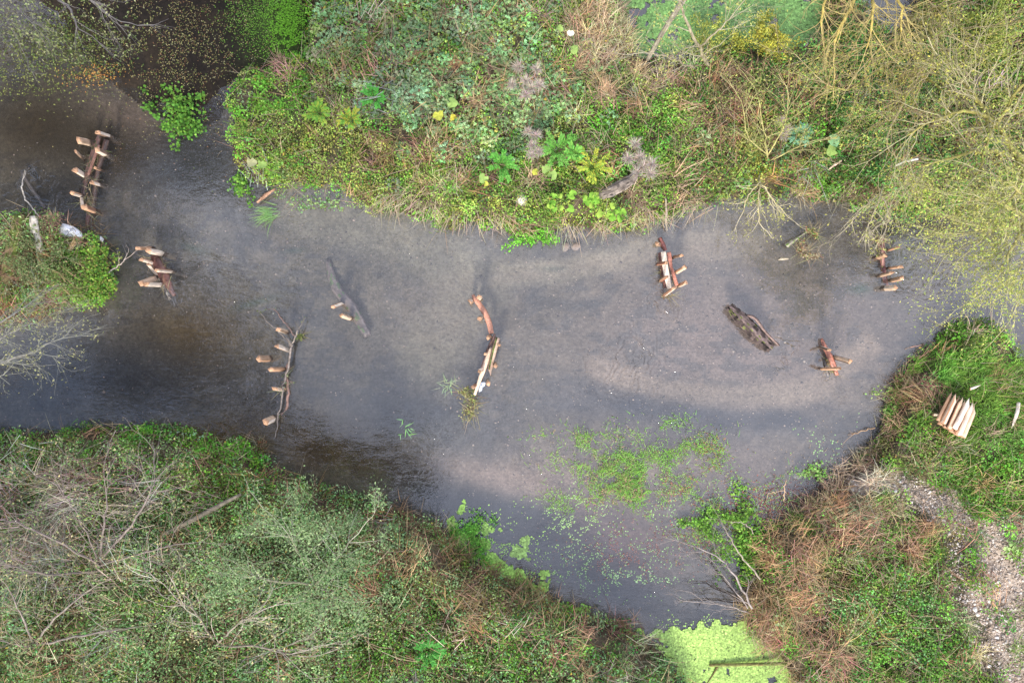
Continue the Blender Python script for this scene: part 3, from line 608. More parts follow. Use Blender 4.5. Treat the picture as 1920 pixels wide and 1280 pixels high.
log('wooden_pole', [(922, 652, .14), (913, 674, .18), (905, 697, .18), (897, 718, .18), (890, 740, .16)], [7, 9, 8.5, 6.5, 5], (.82, .62, .46), 'long pale tapering pole at the lower end of the middle row', 'pole', mat=M_wood, tone=.12, squash=.5, jit=.1)
log('wooden_pole', [(917, 655, .1), (908, 678, .12), (901, 700, .1)], [6, 6, 5], (.36, .17, .12), 'red brown pole beneath the long pale tapering pole', 'pole')
def mossf(fc, V):
    k = fc.shape[1]; cen = V.mean(1, keepdims=True); rel = ((V+np.roll(V, -1, 1))*.5-cen)[:-1]
    m = rel[..., 0] < .012; fc[m] = A([.12, .17, .045])*(.4+rng.random((m.sum(), 1))); m2 = m & (rel[..., 0] < -.03); fc[m2] = A([.2, .13, .09]); fc[-6:] = A([.7, .5, .36]); return fc
log('half_log', [(933, 633, .2), (927, 655, .22), (922, 675, .22), (919, 690, .2), (919, 694, .2), (920, 704, .18)], [10, 11, 10, 9, 6, 1], (.72, .50, .36), 'mossy barked half log with sharpened tip in the middle row', 'log', mat=M_wood, tone=.15, squash=.6, colf=mossf)
log('sunken_log', [(1237, 446, .03), (1243, 458, .05), (1248, 469, .03)], [7, 8, 6], (.28, .10, .08), 'short dark red log above the bright plank', 'log')
log('plank', [(1244, 472, .24), (1246, 490, .24), (1250, 515, .23), (1255, 541, .2)], [9, 10, 11, 8], (.93, .77, .60), 'bright cream plank below the far bank', 'plank', mat=M_wood, tone=.05, squash=.4, jit=.08)
log('wooden_pole', [(1254, 473, .2), (1256, 485, .2), (1258, 500, .15), (1264, 518, .1), (1269, 535, .05)], [7, 8, 5, 6, 7], (.44, .19, .14), 'red brown split pole right of the bright plank', 'pole', mat=M_wood)
log('sunken_log', [(1237, 474, .0), (1242, 500, .04), (1249, 540, .03)], [7, 9, 8], (.20, .09, .075), 'dark wet log beneath the bright plank', 'log')
log('sunken_log', [(1652, 442, .04), (1652, 458, .05), (1654, 480, .02), (1656, 505, -.02), (1662, 536, -.08)], [9, 12, 10, 9, 8], (.24, .095, .08), 'red wet log sunken along the row at the green eddy', 'log', tone=.35)
log('peeled_branch', [(1651, 460, .12), (1655, 478, .1), (1656, 498, .06)], [2.5, 4, 6], (.50, .27, .22), 'thin pinkish peeled branch on top of the green eddy log', 'branch', mat=M_wood)
log('split_log', [(1367, 574, .14), (1385, 592, .18), (1405, 612, .18), (1425, 634, .15), (1446, 652, .05)], [13, 19, 21, 21, 17], (.15, .11, .10), 'big weathered split log lying diagonally in the right half', 'log', mat=M_bark, k=22, jit=.6, tone=.65, squash=.65, moss=(.10, (.12, .13, .04)))
log('split_log', [(1401, 591, .2), (1412, 594, .26), (1421, 602, .25), (1434, 622, .2), (1461, 648, .06)], [5, 6, 6, 5, 4], (.2, .14, .12), 'narrow split slab lying along the big weathered log', 'wood slab', mat=M_bark, k=9, jit=.3, tone=.35, squash=.6)
log('sunken_log', [(1540, 634, .06), (1546, 650, .1), (1556, 668, .1), (1563, 685, .08), (1570, 703, .04)], [4, 9, 11, 10, 6], (.38, .15, .10), 'short red log by the grassy point', 'log', tone=.35, squash=.6)
log('sunken_log', [(1545, 672, .0), (1549, 690, .02), (1554, 706, -.05)], [6, 7, 7], (.09, .07, .06), 'dark sunken branch stub under the short red log', 'branch')
log('mossy_stick', [(1474, 461, .08), (1486, 452, .13), (1500, 443, .13), (1513, 434, .1)], [10, 8, 3.5, 3], (.26, .24, .19), 'mossy stick with green knob in the drift debris', 'stick', mat=M_bark, moss=(.2, (.16, .26, .05)))
log('drift_wood', [(1459, 487, .03), (1466, 485, .06), (1478, 485, .04)], [2, 5, 3], (.5, .42, .3), 'small floating husk left of the drift debris', 'drift wood')
log('weathered_log', [(1092, 375, .55), (1112, 370, .62), (1126, 367, .66), (1150, 356, .72), (1174, 342, .75), (1190, 334, .7)], [4, 6, 14, 20, 20, 16], (.24, .20, .17), 'grey weathered log with tapering end on the far bank', 'log', mat=M_bark, k=18, jit=.35, tone=.45)
log('mossy_log', [(8, 570, .3), (18, 500, .5), (30, 440, .6), (38, 404, .5)], [20, 22, 20, 18], (.22, .18, .08), 'mossy upright tree stump at the left of the islet', 'stump', mat=M_bark, moss=(.4, (.11, .14, .03)), tone=.3)
log('birch_log', [(80, 500, .35), (72, 460, .5), (65, 430, .6), (62, 406, .6)], [14, 15, 14, 13], (.55, .50, .42), 'pale birch stump beside the mossy one on the islet', 'stump', mat=M_bark, tone=.2, moss=(.2, (.25, .25, .12)))
log('short_log', [(130, 468, .4), (142, 450, .5)], [9, 9], (.34, .24, .12), 'small sawn log below the white sheet on the islet', 'log', mat=M_bark)
log('sunken_log', [(40, 322, -.12), (58, 352, -.1), (84, 392, -.04)], [5, 7, 7], (.14, .12, .11), 'submerged grey pole above the islet', 'log')
log('leaning_pole', [(222, 1050, 1.0), (290, 1010, 1.4), (350, 980, 1.6), (400, 953, 1.65), (452, 926, 1.4)], [6, 7, 8, 8, 5], (.22, .19, .14), 'grey leaning dead trunk through the near bank scrub', 'dead trunk', mat=M_bark)
log('fallen_branch', [(1330, 1246, .06), (1380, 1245, .08), (1430, 1244, .1), (1480, 1243, .15)], [5, 6, 6, 6], (.2, .17, .06), 'mossy branch lying across the big duckweed patch', 'branch', mat=M_bark, moss=(.4, (.16, .2, .05)))
log('fallen_branch', [(1346, 1248, .06), (1338, 1262, .03), (1326, 1280, .02)], [4, 3, 2], (.17, .14, .05), 'short side branch slanting down in the duckweed', 'branch', mat=M_bark)
log('leaning_pole', [(1288, -10, 2.6), (1262, 30, 2.2), (1240, 66, 1.7), (1214, 112, .8)], [10, 9, 9, 8], (.34, .30, .23), 'pale leaning dead trunk over the duckweed pond', 'dead trunk', mat=M_bark)
log('peeled_branch', [(1910, 755, .6), (1907, 775, .7), (1897, 802, .6)], [6, 6, 2], (.68, .58, .50), 'white peeled branch at the right edge of the grassy point', 'branch', mat=M_bark)
log('peeled_branch', [(1680, 310, 1.2), (1700, 302, 1.4), (1722, 298, 1.5)], [3, 4, 3], (.62, .62, .56), 'pale lichen branch among the nettles on the far bank', 'branch', mat=M_bark)
log('fallen_branch', [(1553, 318, .7), (1566, 308, .8), (1578, 301, .8)], [3, 5, 3], (.55, .42, .32), 'short bleached stick on the far bank', 'stick', mat=M_bark)
log('reed_bundle', [(482, 380, .1), (498, 366, .14), (516, 354, .2)], [4, 7, 3], (.38, .22, .14), 'red brown dead stalk sheaf dipping into the water', 'dead stalk', mat=M_bark, tone=.5, jit=.5)
log('bank_root', [(1248, 372, .6), (1250, 400, .4), (1248, 416, .2), (1251, 432, .08)], [3, 4, 5, 2], (.42, .36, .27), 'pale forked root hanging off the far bank', 'root', mat=M_bark)
# ------------------------------------------------------------------ branching growth: forked branches, bare shrubs, trees
def twigs(mb, tips, p, d, L, r, depth, col, kids=3, spread=.7, zb=0.0, wob=.25, sides=3):
    n = 4; P = [p]; q = unit(d)
    for s_ in range(n):
        q = unit(q+rng.normal(size=3)*wob*.5+A([0, 0, zb*.25])); P.append(P[-1]+q*L/n)
    P = A(P); mb.tube(P, np.linspace(r, r*.45, n+1), sides if depth < 2 else 5, A(col)*(.8+.4*rng.random()), 0, False, .08)
    if depth == 0: tips.append(P); return
    for c in range(kids):
        i_ = min(n, 1+int(rng.random()*n)); t_ = unit(P[i_]-P[i_-1]); s_ = unit(np.cross(t_, rng.normal(size=3)))
        twigs(mb, tips, P[i_], unit(t_+s_*spread*(.6+.8*rng.random())+A([0, 0, zb*.3])), L*rng.uniform(.5, .85), r*.55, depth-1, col, kids, spread, zb, wob, sides)
def tree(name, label, cat, limbs, col, per=3, tl=.9, depth=2, kids=3, leaf=None, zb=0.0, spread=.8, group=None, parts=('trunk', 'branches', 'foliage'), twcol=None, rt=.35, minr=.0045, wob=.3):
    """limbs: list of (points (u,v,z), width px start, width px end)"""
    b0 = px(*limbs[0][0][0]); root = empty(name, (b0[0], b0[1], 0), label, cat, group)
    tb, tips = MB(), []
    for pts, w0, w1 in limbs:
        br = MB()
        P = A([px(*p) for p in pts]); n = len(P); tt = np.linspace(0, n-1, 4*n); Q = np.stack([np.interp(tt, np.arange(n), P[:, c]) for c in range(3)], 1)
        for _ in range(3): Q[1:-1] = (Q[:-2]+2*Q[1:-1]+Q[2:])/4
        Q[1:-1] += rng.normal(size=(len(Q)-2, 3))*.012
        rr = np.linspace(w0, w1, len(Q))/PPM/2; tb.tube(Q, rr, 7, col, .2, True, .2)
        Ls = np.linalg.norm(P[-1]-P[0]); cnt = int(per*(1+Ls))
        for c in range(cnt):
            i_ = 1+int((rng.random()**.6)*(len(Q)-2)); t_ = unit(Q[i_]-Q[i_-1]); s_ = unit(np.cross(t_, rng.normal(size=3)))
            twigs(br, tips, Q[i_], unit(t_*.8+s_*spread+A([0, 0, zb*.3])), tl*rng.uniform(.6, 1.1), max(minr*1.6, rr[i_]*rt), depth, twcol or col, kids, spread, zb, wob)
        twigs(br, tips, Q[-1], unit(Q[-1]-Q[-2]), tl, max(minr*2, rr[-1]*.8), depth, twcol or col, kids, spread*.7, zb, wob)
        put(br, parts[1], M_twig, root)
    put(tb, parts[0], M_bark, root)
    if leaf:
        cols, nl, LL, asp, scat = leaf; T = A(tips).reshape(-1, 3); J = rng.integers(0, len(T), nl)
        Pp = T[J]+rng.normal(size=(nl, 3))*scat; cc = A(cols)[rng.integers(0, len(cols), nl)]*(1+.2*rng.normal(size=(nl, 1)))
        lb = MB(); l_ = LL*(.6+.8*rng.random(nl)); leaves(lb, Pp, l_, l_*asp, np.clip(cc, .01, .9), .7); put(lb, parts[2], M_leaf, root)
    return root
GREY = (.42, .38, .34); YB = (.30, .27, .08); STRAW = (.50, .42, .27); PURP = (.34, .27, .25)
tree('forked_branch', 'long grey forked branch held by stakes in the left river', 'branch', [([(515, 822, .05), (520, 795, .08), (526, 755, .1), (533, 715, .14), (541, 685, .16), (546, 650, .18)], 1.8, 4.4), ([(546, 650, .18), (540, 640, .2), (521, 621, .22), (497, 599, .22)], 2.6, 1.6), ([(546, 650, .18), (552, 636, .2), (559, 618, .25)], 3.2, 2.6)], (.28, .235, .20), .3, .25, 1, 2, rt=.3, parts=('stem', 'twigs', 'leaves'), leaf=([(.16, .2, .06)], 30, .05, .5, .03))
tree('sunken_branch', 'thin reddish branch lying submerged beside the forked branch', 'branch', [([(540, 682, .03), (537, 706, .03), (541, 737, .02), (536, 768, -.03)], 4, 5), ([(553, 629, .1), (541, 614, .08), (529, 600, .06), (522, 588, .04)], 2, 1.5)], (.32, .2, .16), .6, .2, 1, 2, rt=.3, parts=('stem', 'twigs', 'leaves'), leaf=([(.5, .5, .4), (.2, .3, .1)], 24, .04, .6, .03))
tree('bare_branch', 'bare white branch rising out of the water above the islet', 'branch', [([(78, 412, .3), (62, 392, .25), (42, 364, .15), (42, 342, .08)], 2, 2.4)], (.52, .47, .4), .4, .3, 1, 2, rt=.4, parts=('stem', 'twigs', 'leaves'))
tree('bare_branch', 'bare twiggy branch reaching right from the islet over the water', 'branch', [([(188, 525, .5), (205, 510, .5), (225, 495, .45), (238, 484, .4)], 3, 1.5)], (.48, .4, .33), 1.5, .35, 1, 2, rt=.4, parts=('stem', 'twigs', 'leaves'))
tree('dead_branch', 'large bleached dead branch reaching over the duckweed inlet', 'branch', [([(1410, 1140, .6), (1380, 1080, .7), (1345, 1040, .6), (1290, 1020, .4)], 4, 2), ([(1405, 1150, .4), (1370, 1135, .4), (1310, 1128, .3)], 3, 1.5), ([(1402, 1140, .5), (1380, 1110, .5), (1350, 1070, .4)], 3, 1.5)], (.33, .28, .25), 2.4, .5, 2, 3, rt=.4, parts=('stem', 'twigs', 'leaves'), spread=.55)
tree('dead_branch', 'dark wet dead branch under the bleached one in the inlet', 'branch', [([(1400, 1135, .15), (1360, 1110, .1), (1318, 1092, .05)], 3, 1.6), ([(1396, 1132, .1), (1350, 1125, .06), (1302, 1124, .03)], 3, 1.6), ([(1390, 1128, .1), (1356, 1084, .1), (1338, 1062, .1)], 2.5, 1.5)], (.05, .04, .035), 1.6, .4, 1, 2, rt=.4, parts=('stem', 'twigs', 'leaves'), spread=.6)
tree('dead_branch', 'small tan branch lying in the shallows near the right bank', 'branch', [([(1640, 802, .1), (1620, 808, .06), (1602, 812, .04)], 2.5, 2)], (.5, .33, .2), 1.5, .25, 1, 2, parts=('stem', 'twigs', 'leaves'))
tree('dead_branch', 'small tan forked branch standing in the leafy shallows', 'branch', [([(1470, 940, .03), (1471, 922, .2), (1473, 905, .3)], 2.5, 2), ([(1470, 918, .2), (1455, 922, .15), (1440, 926, .1)], 2, 1.5)], (.46, .33, .22), .6, .15, 1, 2, parts=('stem', 'twigs', 'leaves'))
tree('bare_branch', 'bleached twig arching over the bright green clump', 'branch', [([(1425, 1085, .9), (1395, 1050, 1.1), (1370, 1010, 1.1), (1350, 975, .9)], 3, 2), ([(1412, 1000, .9), (1398, 980, 1), (1370, 978, .9)], 2, 1.5)], (.34, .29, .22), 1, .4, 1, 2, parts=('stem', 'twigs', 'leaves'), spread=.6)
# right hand willows with lichen-yellow limbs
tree('willow_tree', 'bare willow with green trunk standing by the dark pool', 'tree', [([(1728, 70, .3), (1726, 60, 1.2), (1722, 110, 2.0), (1708, 165, 2.6), (1690, 200, 2.6)], 13, 5), ([(1722, 100, 1.6), (1660, 120, 2.4), (1590, 175, 2.6), (1545, 155, 2.6)], 4, 2), ([(1722, 20, 1.5), (1690, 70, 2.6), (1640, 100, 3)], 7, 3), ([(1722, 20, 1.5), (1750, 60, 3), (1745, 130, 3.2)], 7, 3), ([(1724, 130, 2), (1765, 170, 2.8), (1800, 185, 3)], 4, 2), ([(1724, 30, 1.5), (1760, 10, 3), (1810, 60, 3.6)], 6, 3)],
     YB, 4.2, .8, 2, 3, twcol=(.44, .36, .19), spread=.6, rt=.4, leaf=([(.42, .36, .09), (.34, .40, .08)], 5000, .045, .4, .05), group='willows at the upper right')
tree('willow_tree', 'spreading willow with lichen yellow limbs at the right edge', 'tree', [([(2010, 330, .3), (1960, 330, 2.0), (1905, 292, 3.2), (1870, 235, 3.8), (1825, 180, 4.0), (1795, 145, 4.0)], 11, 3), ([(1870, 235, 3.8), (1820, 205, 4.2), (1760, 220, 4.2), (1700, 255, 4)], 6, 2), ([(1905, 292, 3.2), (1840, 280, 3.8), (1760, 300, 3.8), (1720, 318, 3.6)], 6, 2), ([(1870, 235, 3.8), (1900, 180, 4.4), (1930, 150, 4.6)], 6, 3), ([(1850, 215, 3.9), (1855, 260, 4.3), (1830, 330, 4.2)], 5, 2), ([(1905, 292, 3.4), (1920, 340, 4), (1880, 390, 4)], 6, 2)],
     YB, 4.2, .95, 2, 3, twcol=(.42, .38, .22), spread=.6, rt=.4, leaf=([(.46, .44, .09), (.32, .38, .09)], 5500, .042, .4, .06), group='willows at the upper right')
tree('willow_tree', 'yellow leafed willow crown overhanging the right water', 'tree', [([(2040, 400, .3), (1980, 400, 2.5), (1930, 410, 3.4), (1880, 430, 3.8), (1840, 430, 3.8)], 13, 4), ([(1930, 410, 3.4), (1900, 460, 4), (1870, 520, 4)], 6, 2), ([(1930, 410, 3.4), (1880, 380, 4.2), (1820, 372, 4.1)], 6, 2), ([(1960, 405, 3), (1935, 480, 4), (1915, 535, 4)], 6, 2), ([(1960, 405, 3), (1905, 350, 4.2), (1870, 330, 4.2)], 6, 2)],
     (.40, .36, .14), 3.6, .85, 2, 3, twcol=(.44, .41, .22), spread=.65, rt=.4, leaf=([(.48, .46, .14), (.46, .50, .12), (.34, .44, .1)], 11000, .044, .42, .07), group='willows at the upper right')
tree('willow_tree', 'ochre willow limbs fanning from the top edge by the pond', 'tree', [([(1630, -60, .3), (1625, -60, 2.6), (1612, -10, 3.0), (1580, 40, 3.2), (1565, 80, 3)], 8, 3), ([(1625, -50, 2.6), (1640, 20, 3.4), (1625, 90, 3.2)], 6, 2), ([(1620, -40, 2.6), (1545, -10, 3.2), (1540, 50, 3)], 6, 2), ([(1625, -50, 2.6), (1690, 0, 3.6), (1690, 60, 3.4)], 6, 2)],
     (.46, .36, .10), 3.4, .8, 2, 3, twcol=(.50, .40, .16), spread=.55, rt=.4, group='willows at the upper right')
tree('pale_tree', 'pale twiggy tree leaning over the duckweed pond at top', 'tree', [([(1330, 130, .3), (1310, 90, 1.5), (1285, 40, 2.4), (1270, -20, 2.8)], 7, 3), ([(1310, 90, 1.5), (1345, 60, 2.3), (1372, 30, 2.6)], 4, 2), ([(1305, 130, .5), (1260, 110, 1.6), (1215, 100, 2.0)], 4, 2)],
     (.32, .28, .19), 3.2, .7, 2, 3, minr=.003, twcol=(.40, .36, .26), spread=.6, leaf=([(.42, .42, .12), (.36, .40, .14)], 1500, .05, .45, .08))
tree('grey_tree', 'grey barked bare twigs hanging in from the top left corner', 'tree', [([(-150, -60, .3), (-120, -90, 3.5), (-40, -30, 4.6), (40, 20, 4.8), (60, 45, 4.6)], 7, 1.2), ([(-60, -70, 4.2), (60, -30, 4.8), (130, 10, 4.8), (148, 55, 4.6)], 6, 2), ([(60, -40, 4.8), (150, -20, 4.8), (200, 25, 4.6)], 5, 2), ([(-60, -20, 4.4), (0, 20, 4.6), (20, 50, 4.5)], 5, 2)],
     (.17, .155, .15), 3.0, .5, 2, 3, minr=.003, twcol=(.24, .22, .21), spread=.55, leaf=([(.30, .36, .14), (.4, .4, .2)], 1500, .045, .5, .08))
tree('grey_tree', 'grey lichened twigs reaching in from the left edge', 'tree', [([(-180, 700, .3), (-120, 680, 3.4), (-40, 650, 4.4), (30, 620, 4.6), (80, 600, 4.5)], 6, 1.2), ([(-120, 680, 3.4), (-20, 690, 4.4), (60, 660, 4.5), (100, 640, 4.4)], 6, 2), ([(-100, 670, 3.6), (-20, 620, 4.5), (40, 580, 4.5)], 5, 2)],
     (.26, .25, .22), 3.2, .55, 2, 3, minr=.003, twcol=(.30, .30, .25), spread=.6, leaf=([(.36, .38, .17), (.46, .44, .2)], 1300, .04, .5, .07))
tree('hawthorn_bush', 'leafless purple grey hawthorn in the near bank scrub', 'bush', [([(190, 1090, 1.0), (185, 1050, 2.0), (150, 970, 2.8), (118, 925, 3.0), (108, 910, 3.0)], 3, 1.2), ([(188, 1060, 1.8), (195, 980, 2.8), (200, 935, 3.0)], 4, 2), ([(190, 1050, 1.9), (250, 980, 2.8), (280, 925, 3.0), (290, 905, 3.0)], 4, 2), ([(186, 1060, 1.9), (120, 1020, 2.7), (60, 990, 2.9), (10, 975, 2.9)], 4, 2), ([(188, 1060, 1.9), (250, 1040, 2.6), (330, 1020, 2.8)], 4, 2), ([(188, 1070, 1.9), (90, 1080, 2.6), (20, 1060, 2.8)], 4, 2)],
     (.22, .18, .16), 3.0, .8, 2, 3, twcol=(.30, .25, .22), spread=.75, minr=.003, leaf=([(.46, .40, .19), (.40, .36, .2), (.25, .38, .14), (.22, .36, .12)], 2600, .048, .45, .07), group='leafless bushes on the near bank')
tree('hawthorn_bush', 'leafless bush with yellowing leaves at the lower left corner', 'bush', [([(60, 1240, 1.0), (70, 1200, 2.0), (110, 1150, 2.6), (160, 1110, 2.8)], 5, 2), ([(66, 1210, 1.8), (40, 1150, 2.6), (20, 1110, 2.8)], 4, 2), ([(66, 1210, 1.8), (150, 1190, 2.6), (220, 1180, 2.8)], 4, 2), ([(66, 1215, 1.8), (0, 1200, 2.7)], 4, 2)],
     (.26, .22, .19), 2.6, .8, 2, 2, twcol=(.30, .26, .2), spread=.6, leaf=([(.46, .42, .2), (.40, .37, .2), (.25, .38, .15), (.22, .36, .12)], 1700, .048, .45, .09), group='leafless bushes on the near bank')
tree('hawthorn_bush', 'thin bare bush with long pale twigs below the bank centre', 'bush', [([(420, 1230, .9), (400, 1200, 1.8), (370, 1150, 2.4), (330, 1120, 2.6)], 4, 2), ([(405, 1210, 1.8), (440, 1170, 2.4), (480, 1150, 2.6)], 4, 2), ([(405, 1210, 1.8), (480, 1210, 2.4), (560, 1230, 2.5)], 4, 2)],
     (.27, .23, .18), 3.4, .9, 2, 2, twcol=(.50, .43, .36), spread=.6, leaf=([(.5, .46, .22), (.28, .36, .16)], 1500, .055, .45, .1), group='leafless bushes on the near bank')
tree('willow_bush', 'grey green willow bush at the middle of the near bank', 'bush', [([(600, 1130, .9), (590, 1090, 1.6), (560, 1040, 2.2), (540, 1000, 2.4)], 4, 2), ([(592, 1095, 1.6), (630, 1050, 2.2), (660, 1010, 2.4)], 4, 2), ([(592, 1095, 1.6), (520, 1090, 2.2), (470, 1080, 2.4)], 4, 2), ([(592, 1095, 1.6), (630, 1120, 2.2)], 4, 2)],
     (.27, .26, .18), 4, .8, 2, 2, twcol=(.46, .45, .34), spread=.7, leaf=([(.26, .38, .17), (.32, .42, .2), (.2, .32, .13)], 9000, .055, .42, .12))
tree('hanging_bush', 'bare bush hanging over the water above the green eddy', 'bush', [([(1655, 350, .6), (1645, 380, 1.0), (1630, 420, 1.0), (1622, 440, .8)], 3, 1.5), ([(1650, 362, .8), (1670, 400, 1.1), (1660, 432, .9)], 3, 1.5), ([(1650, 362, .8), (1610, 395, 1.0), (1590, 425, .9)], 3, 1.5)],
     (.42, .36, .24), 5, .45, 2, 2, twcol=(.50, .44, .32), spread=.6, leaf=([(.38, .40, .12)], 220, .05, .5, .05), group='bushes hanging off the far bank')
tree('hanging_bush', 'bare bush drooping from the far bank beside the bank bend', 'bush', [([(1425, 320, .6), (1425, 350, 1.0), (1422, 385, .9), (1425, 420, .6)], 3, 1.5), ([(1425, 340, .9), (1450, 375, 1), (1468, 395, .8)], 3, 1.5), ([(1425, 340, .9), (1400, 370, 1), (1392, 400, .8)], 3, 1.5)],
     (.46, .40, .22), 4, .45, 2, 2, twcol=(.54, .48, .32), spread=.6, leaf=([(.42, .42, .12)], 500, .045, .5, .06), group='bushes hanging off the far bank')
# reed-thin willow shoots on the far bank
tree('willow_shrub', 'arching olive willow shoots on the far bank slope', 'bush', [([(1440, 300, .8), (1432, 240, 1.6), (1420, 180, 2.0)], 3, 1.5), ([(1440, 290, .9), (1470, 240, 1.7), (1480, 190, 2)], 3, 1.5), ([(1440, 290, .9), (1400, 260, 1.6), (1390, 190, 2)], 3, 1.5), ([(1445, 300, .8), (1510, 270, 1.5)], 3, 1.5)],
     (.36, .33, .13), 4, .7, 2, 2, twcol=(.42, .38, .18), spread=.5, leaf=([(.36, .38, .1), (.28, .34, .1)], 1600, .05, .42, .09))
def leafy(name, label, cat, u, v, ru, rv, h, cols, n, LL, asp=.75, k=4, up=1.5, group=None, lobes=9, z0=None, parts=('foliage', 'stems'), ns=26, scol=(.2, .2, .07), ragged=1.5):
    """a shrub or clump: leaves spread through overlapping lobes round a set of stems"""
    g0 = px(u, v, 0); base = float(height(A([g0[0]]), A([g0[1]]))[0]) if z0 is None else z0
    base = max(base, -.05); c0 = px(u, v, base+h*.5); root = empty(name, (c0[0], c0[1], base), label, cat, group)
    lobes = lobes*3; LU = rng.normal(size=lobes)*.55; LV = rng.normal(size=lobes)*.55; LR = rng.uniform(.14, .45, lobes)
    J = rng.integers(0, lobes, n); d = rng.normal(size=(n, 3)); d = unit(d)*(rng.random((n, 1))**.4)
    X = (LU[J]+d[:, 0]*LR[J])*ru/PPM; Y = (LV[J]+d[:, 1]*LR[J])*rv/PPM; Z = h*(.45+.4*d[:, 2]*LR[J]*1.4)*(1-.3*(LU[J]**2+LV[J]**2))
    P = np.stack([c0[0]+X, c0[1]+Y, base+np.clip(Z, .01, None)], 1); P += rng.normal(size=(n, 3))*.02*ragged
    cc = A(cols)[rng.integers(0, len(cols), n)]*(1+.24*rng.normal(size=(n, 1)))*(.75+.5*rng.random(lobes))[J][:, None]; lb = MB(); l_ = LL*(.65+.6*rng.random(n))
    leaves(lb, P, l_, l_*asp, np.clip(cc, .01, .9), up, k); put(lb, parts[0], M_leaf, root)
    if ns:
        st = MB(); Q0 = np.stack([c0[0]+rng.normal(size=ns)*ru/PPM*.3, c0[1]+rng.normal(size=ns)*rv/PPM*.3, np.full(ns, base)], 1)
        blades(st, Q0, rng.random(ns)*6.28, rng.uniform(.9, 1.5, ns), h*rng.uniform(.8, 1.3, ns), .012, jitc(scol, ns), .4); put(st, parts[1], M_leaf, root)
    return root
BG = [(.15, .36, .045), (.22, .42, .06), (.10, .27, .04), (.13, .3, .05)]
leafy('water_plant', 'bright green leafy plant with two lobes in the upper left shallows', 'plant', 325, 200, 44, 34, .35, BG, 620, .065, .85, 6, 2)
leafy('water_plant', 'lower lobe of bright green leaves beneath the two lobed plant', 'plant', 338, 238, 30, 26, .3, BG, 420, .065, .85, 6, 2)
leafy('water_plant', 'small bright green plant at the tip of the far bank', 'plant', 456, 345, 24, 30, .25, BG, 230, .06, .85, 6, 2)
leafy('water_plant', 'pale green trailing plant floating below the bank notch', 'plant', 600, 380, 60, 14, .08, [(.2, .38, .14), (.25, .35, .12)], 260, .045, .9, 6, 3, z0=0)
leafy('water_plant', 'mounded cress cushion at the lowest point of the far bank', 'plant', 996, 440, 34, 18, .3, [(.16, .5, .04), (.2, .5, .06)], 900, .04, .9, 6, 2)
leafy('ivy_bush', 'bright green bush at the right tip of the islet', 'bush', 182, 515, 28, 52, .6, [(.17, .34, .04), (.24, .38, .06), (.1, .24, .04), (.3, .3, .08)], 1700, .05, .85, 6, 2)
leafy('ivy_bush', 'lower bright green bush at the islet bottom edge', 'bush', 158, 550, 24, 24, .5, [(.18, .34, .04), (.26, .38, .07)], 700, .05, .85, 6, 2)
leafy('islet_bush', 'grey green leafy scrub heaped on the left of the islet', 'bush', 50, 480, 60, 44, .9, [(.16, .25, .09), (.22, .28, .12), (.2, .18, .09)], 2800, .05, .5)
leafy('islet_bush', 'brown green weedy scrub in the middle of the islet', 'bush', 105, 520, 56, 44, .7, [(.14, .22, .06), (.25, .2, .1), (.2, .3, .08)], 2000, .05, .5)
leafy('water_plant', 'tall bright green clump standing in the near bank duckweed', 'plant', 886, 1010, 44, 44, .35, [(.17, .46, .06), (.12, .36, .05), (.24, .5, .09)], 1900, .045, .6, 6, 1.5)
leafy('water_plant', 'bright green clump left of the right bank thicket', 'plant', 1376, 1004, 62, 56, .45, [(.2, .42, .06), (.26, .46, .07), (.14, .32, .05)], 2900, .055, .7, 6, 1.5)
leafy('water_plant', 'lower bright green clump beside the dead branches', 'plant', 1408, 1052, 34, 50, .45, BG+[(.25, .42, .05)], 1200, .055, .7, 6, 1.5)
leafy('water_plant', 'small green plant at the right tip of the shallows', 'plant', 1532, 886, 26, 14, .15, [(.2, .45, .08), (.3, .45, .14)], 160, .055, .8, 6, 2, z0=0)
leafy('water_plant', 'sparse green plant spreading off the right bank', 'plant', 1676, 748, 30, 34, .25, [(.22, .42, .1), (.3, .4, .12)], 230, .05, .8, 6, 2, z0=0)
leafy('yellow_bush', 'yellow leafed bush at the edge of the duckweed pond', 'bush', 1442, 78, 48, 46, 1.4, [(.48, .46, .06), (.40, .44, .08), (.52, .46, .08)], 3600, .05, .6)
leafy('yellow_bush', 'thin yellow green bush left of the larger yellow one', 'bush', 1345, 62, 52, 34, 1.2, [(.40, .42, .08), (.34, .40, .1)], 1300, .05, .55)
leafy('yellow_bush', 'small yellow green bush on the bank above the bend', 'bush', 1402, 262, 26, 40, .9, [(.36, .38, .08), (.30, .36, .08)], 1100, .05, .6)
leafy('yellow_bush', 'yellow green bush in the upper right corner', 'bush', 1870, 60, 60, 60, 1.6, [(.34, .36, .07), (.28, .34, .07), (.2, .28, .06)], 4000, .055, .6)
leafy('yellow_plant', 'bright yellow leaved plant above the far bank edge', 'plant', 1432, 322, 22, 12, .4, [(.55, .58, .06), (.42, .52, .06)], 240, .07, .6)
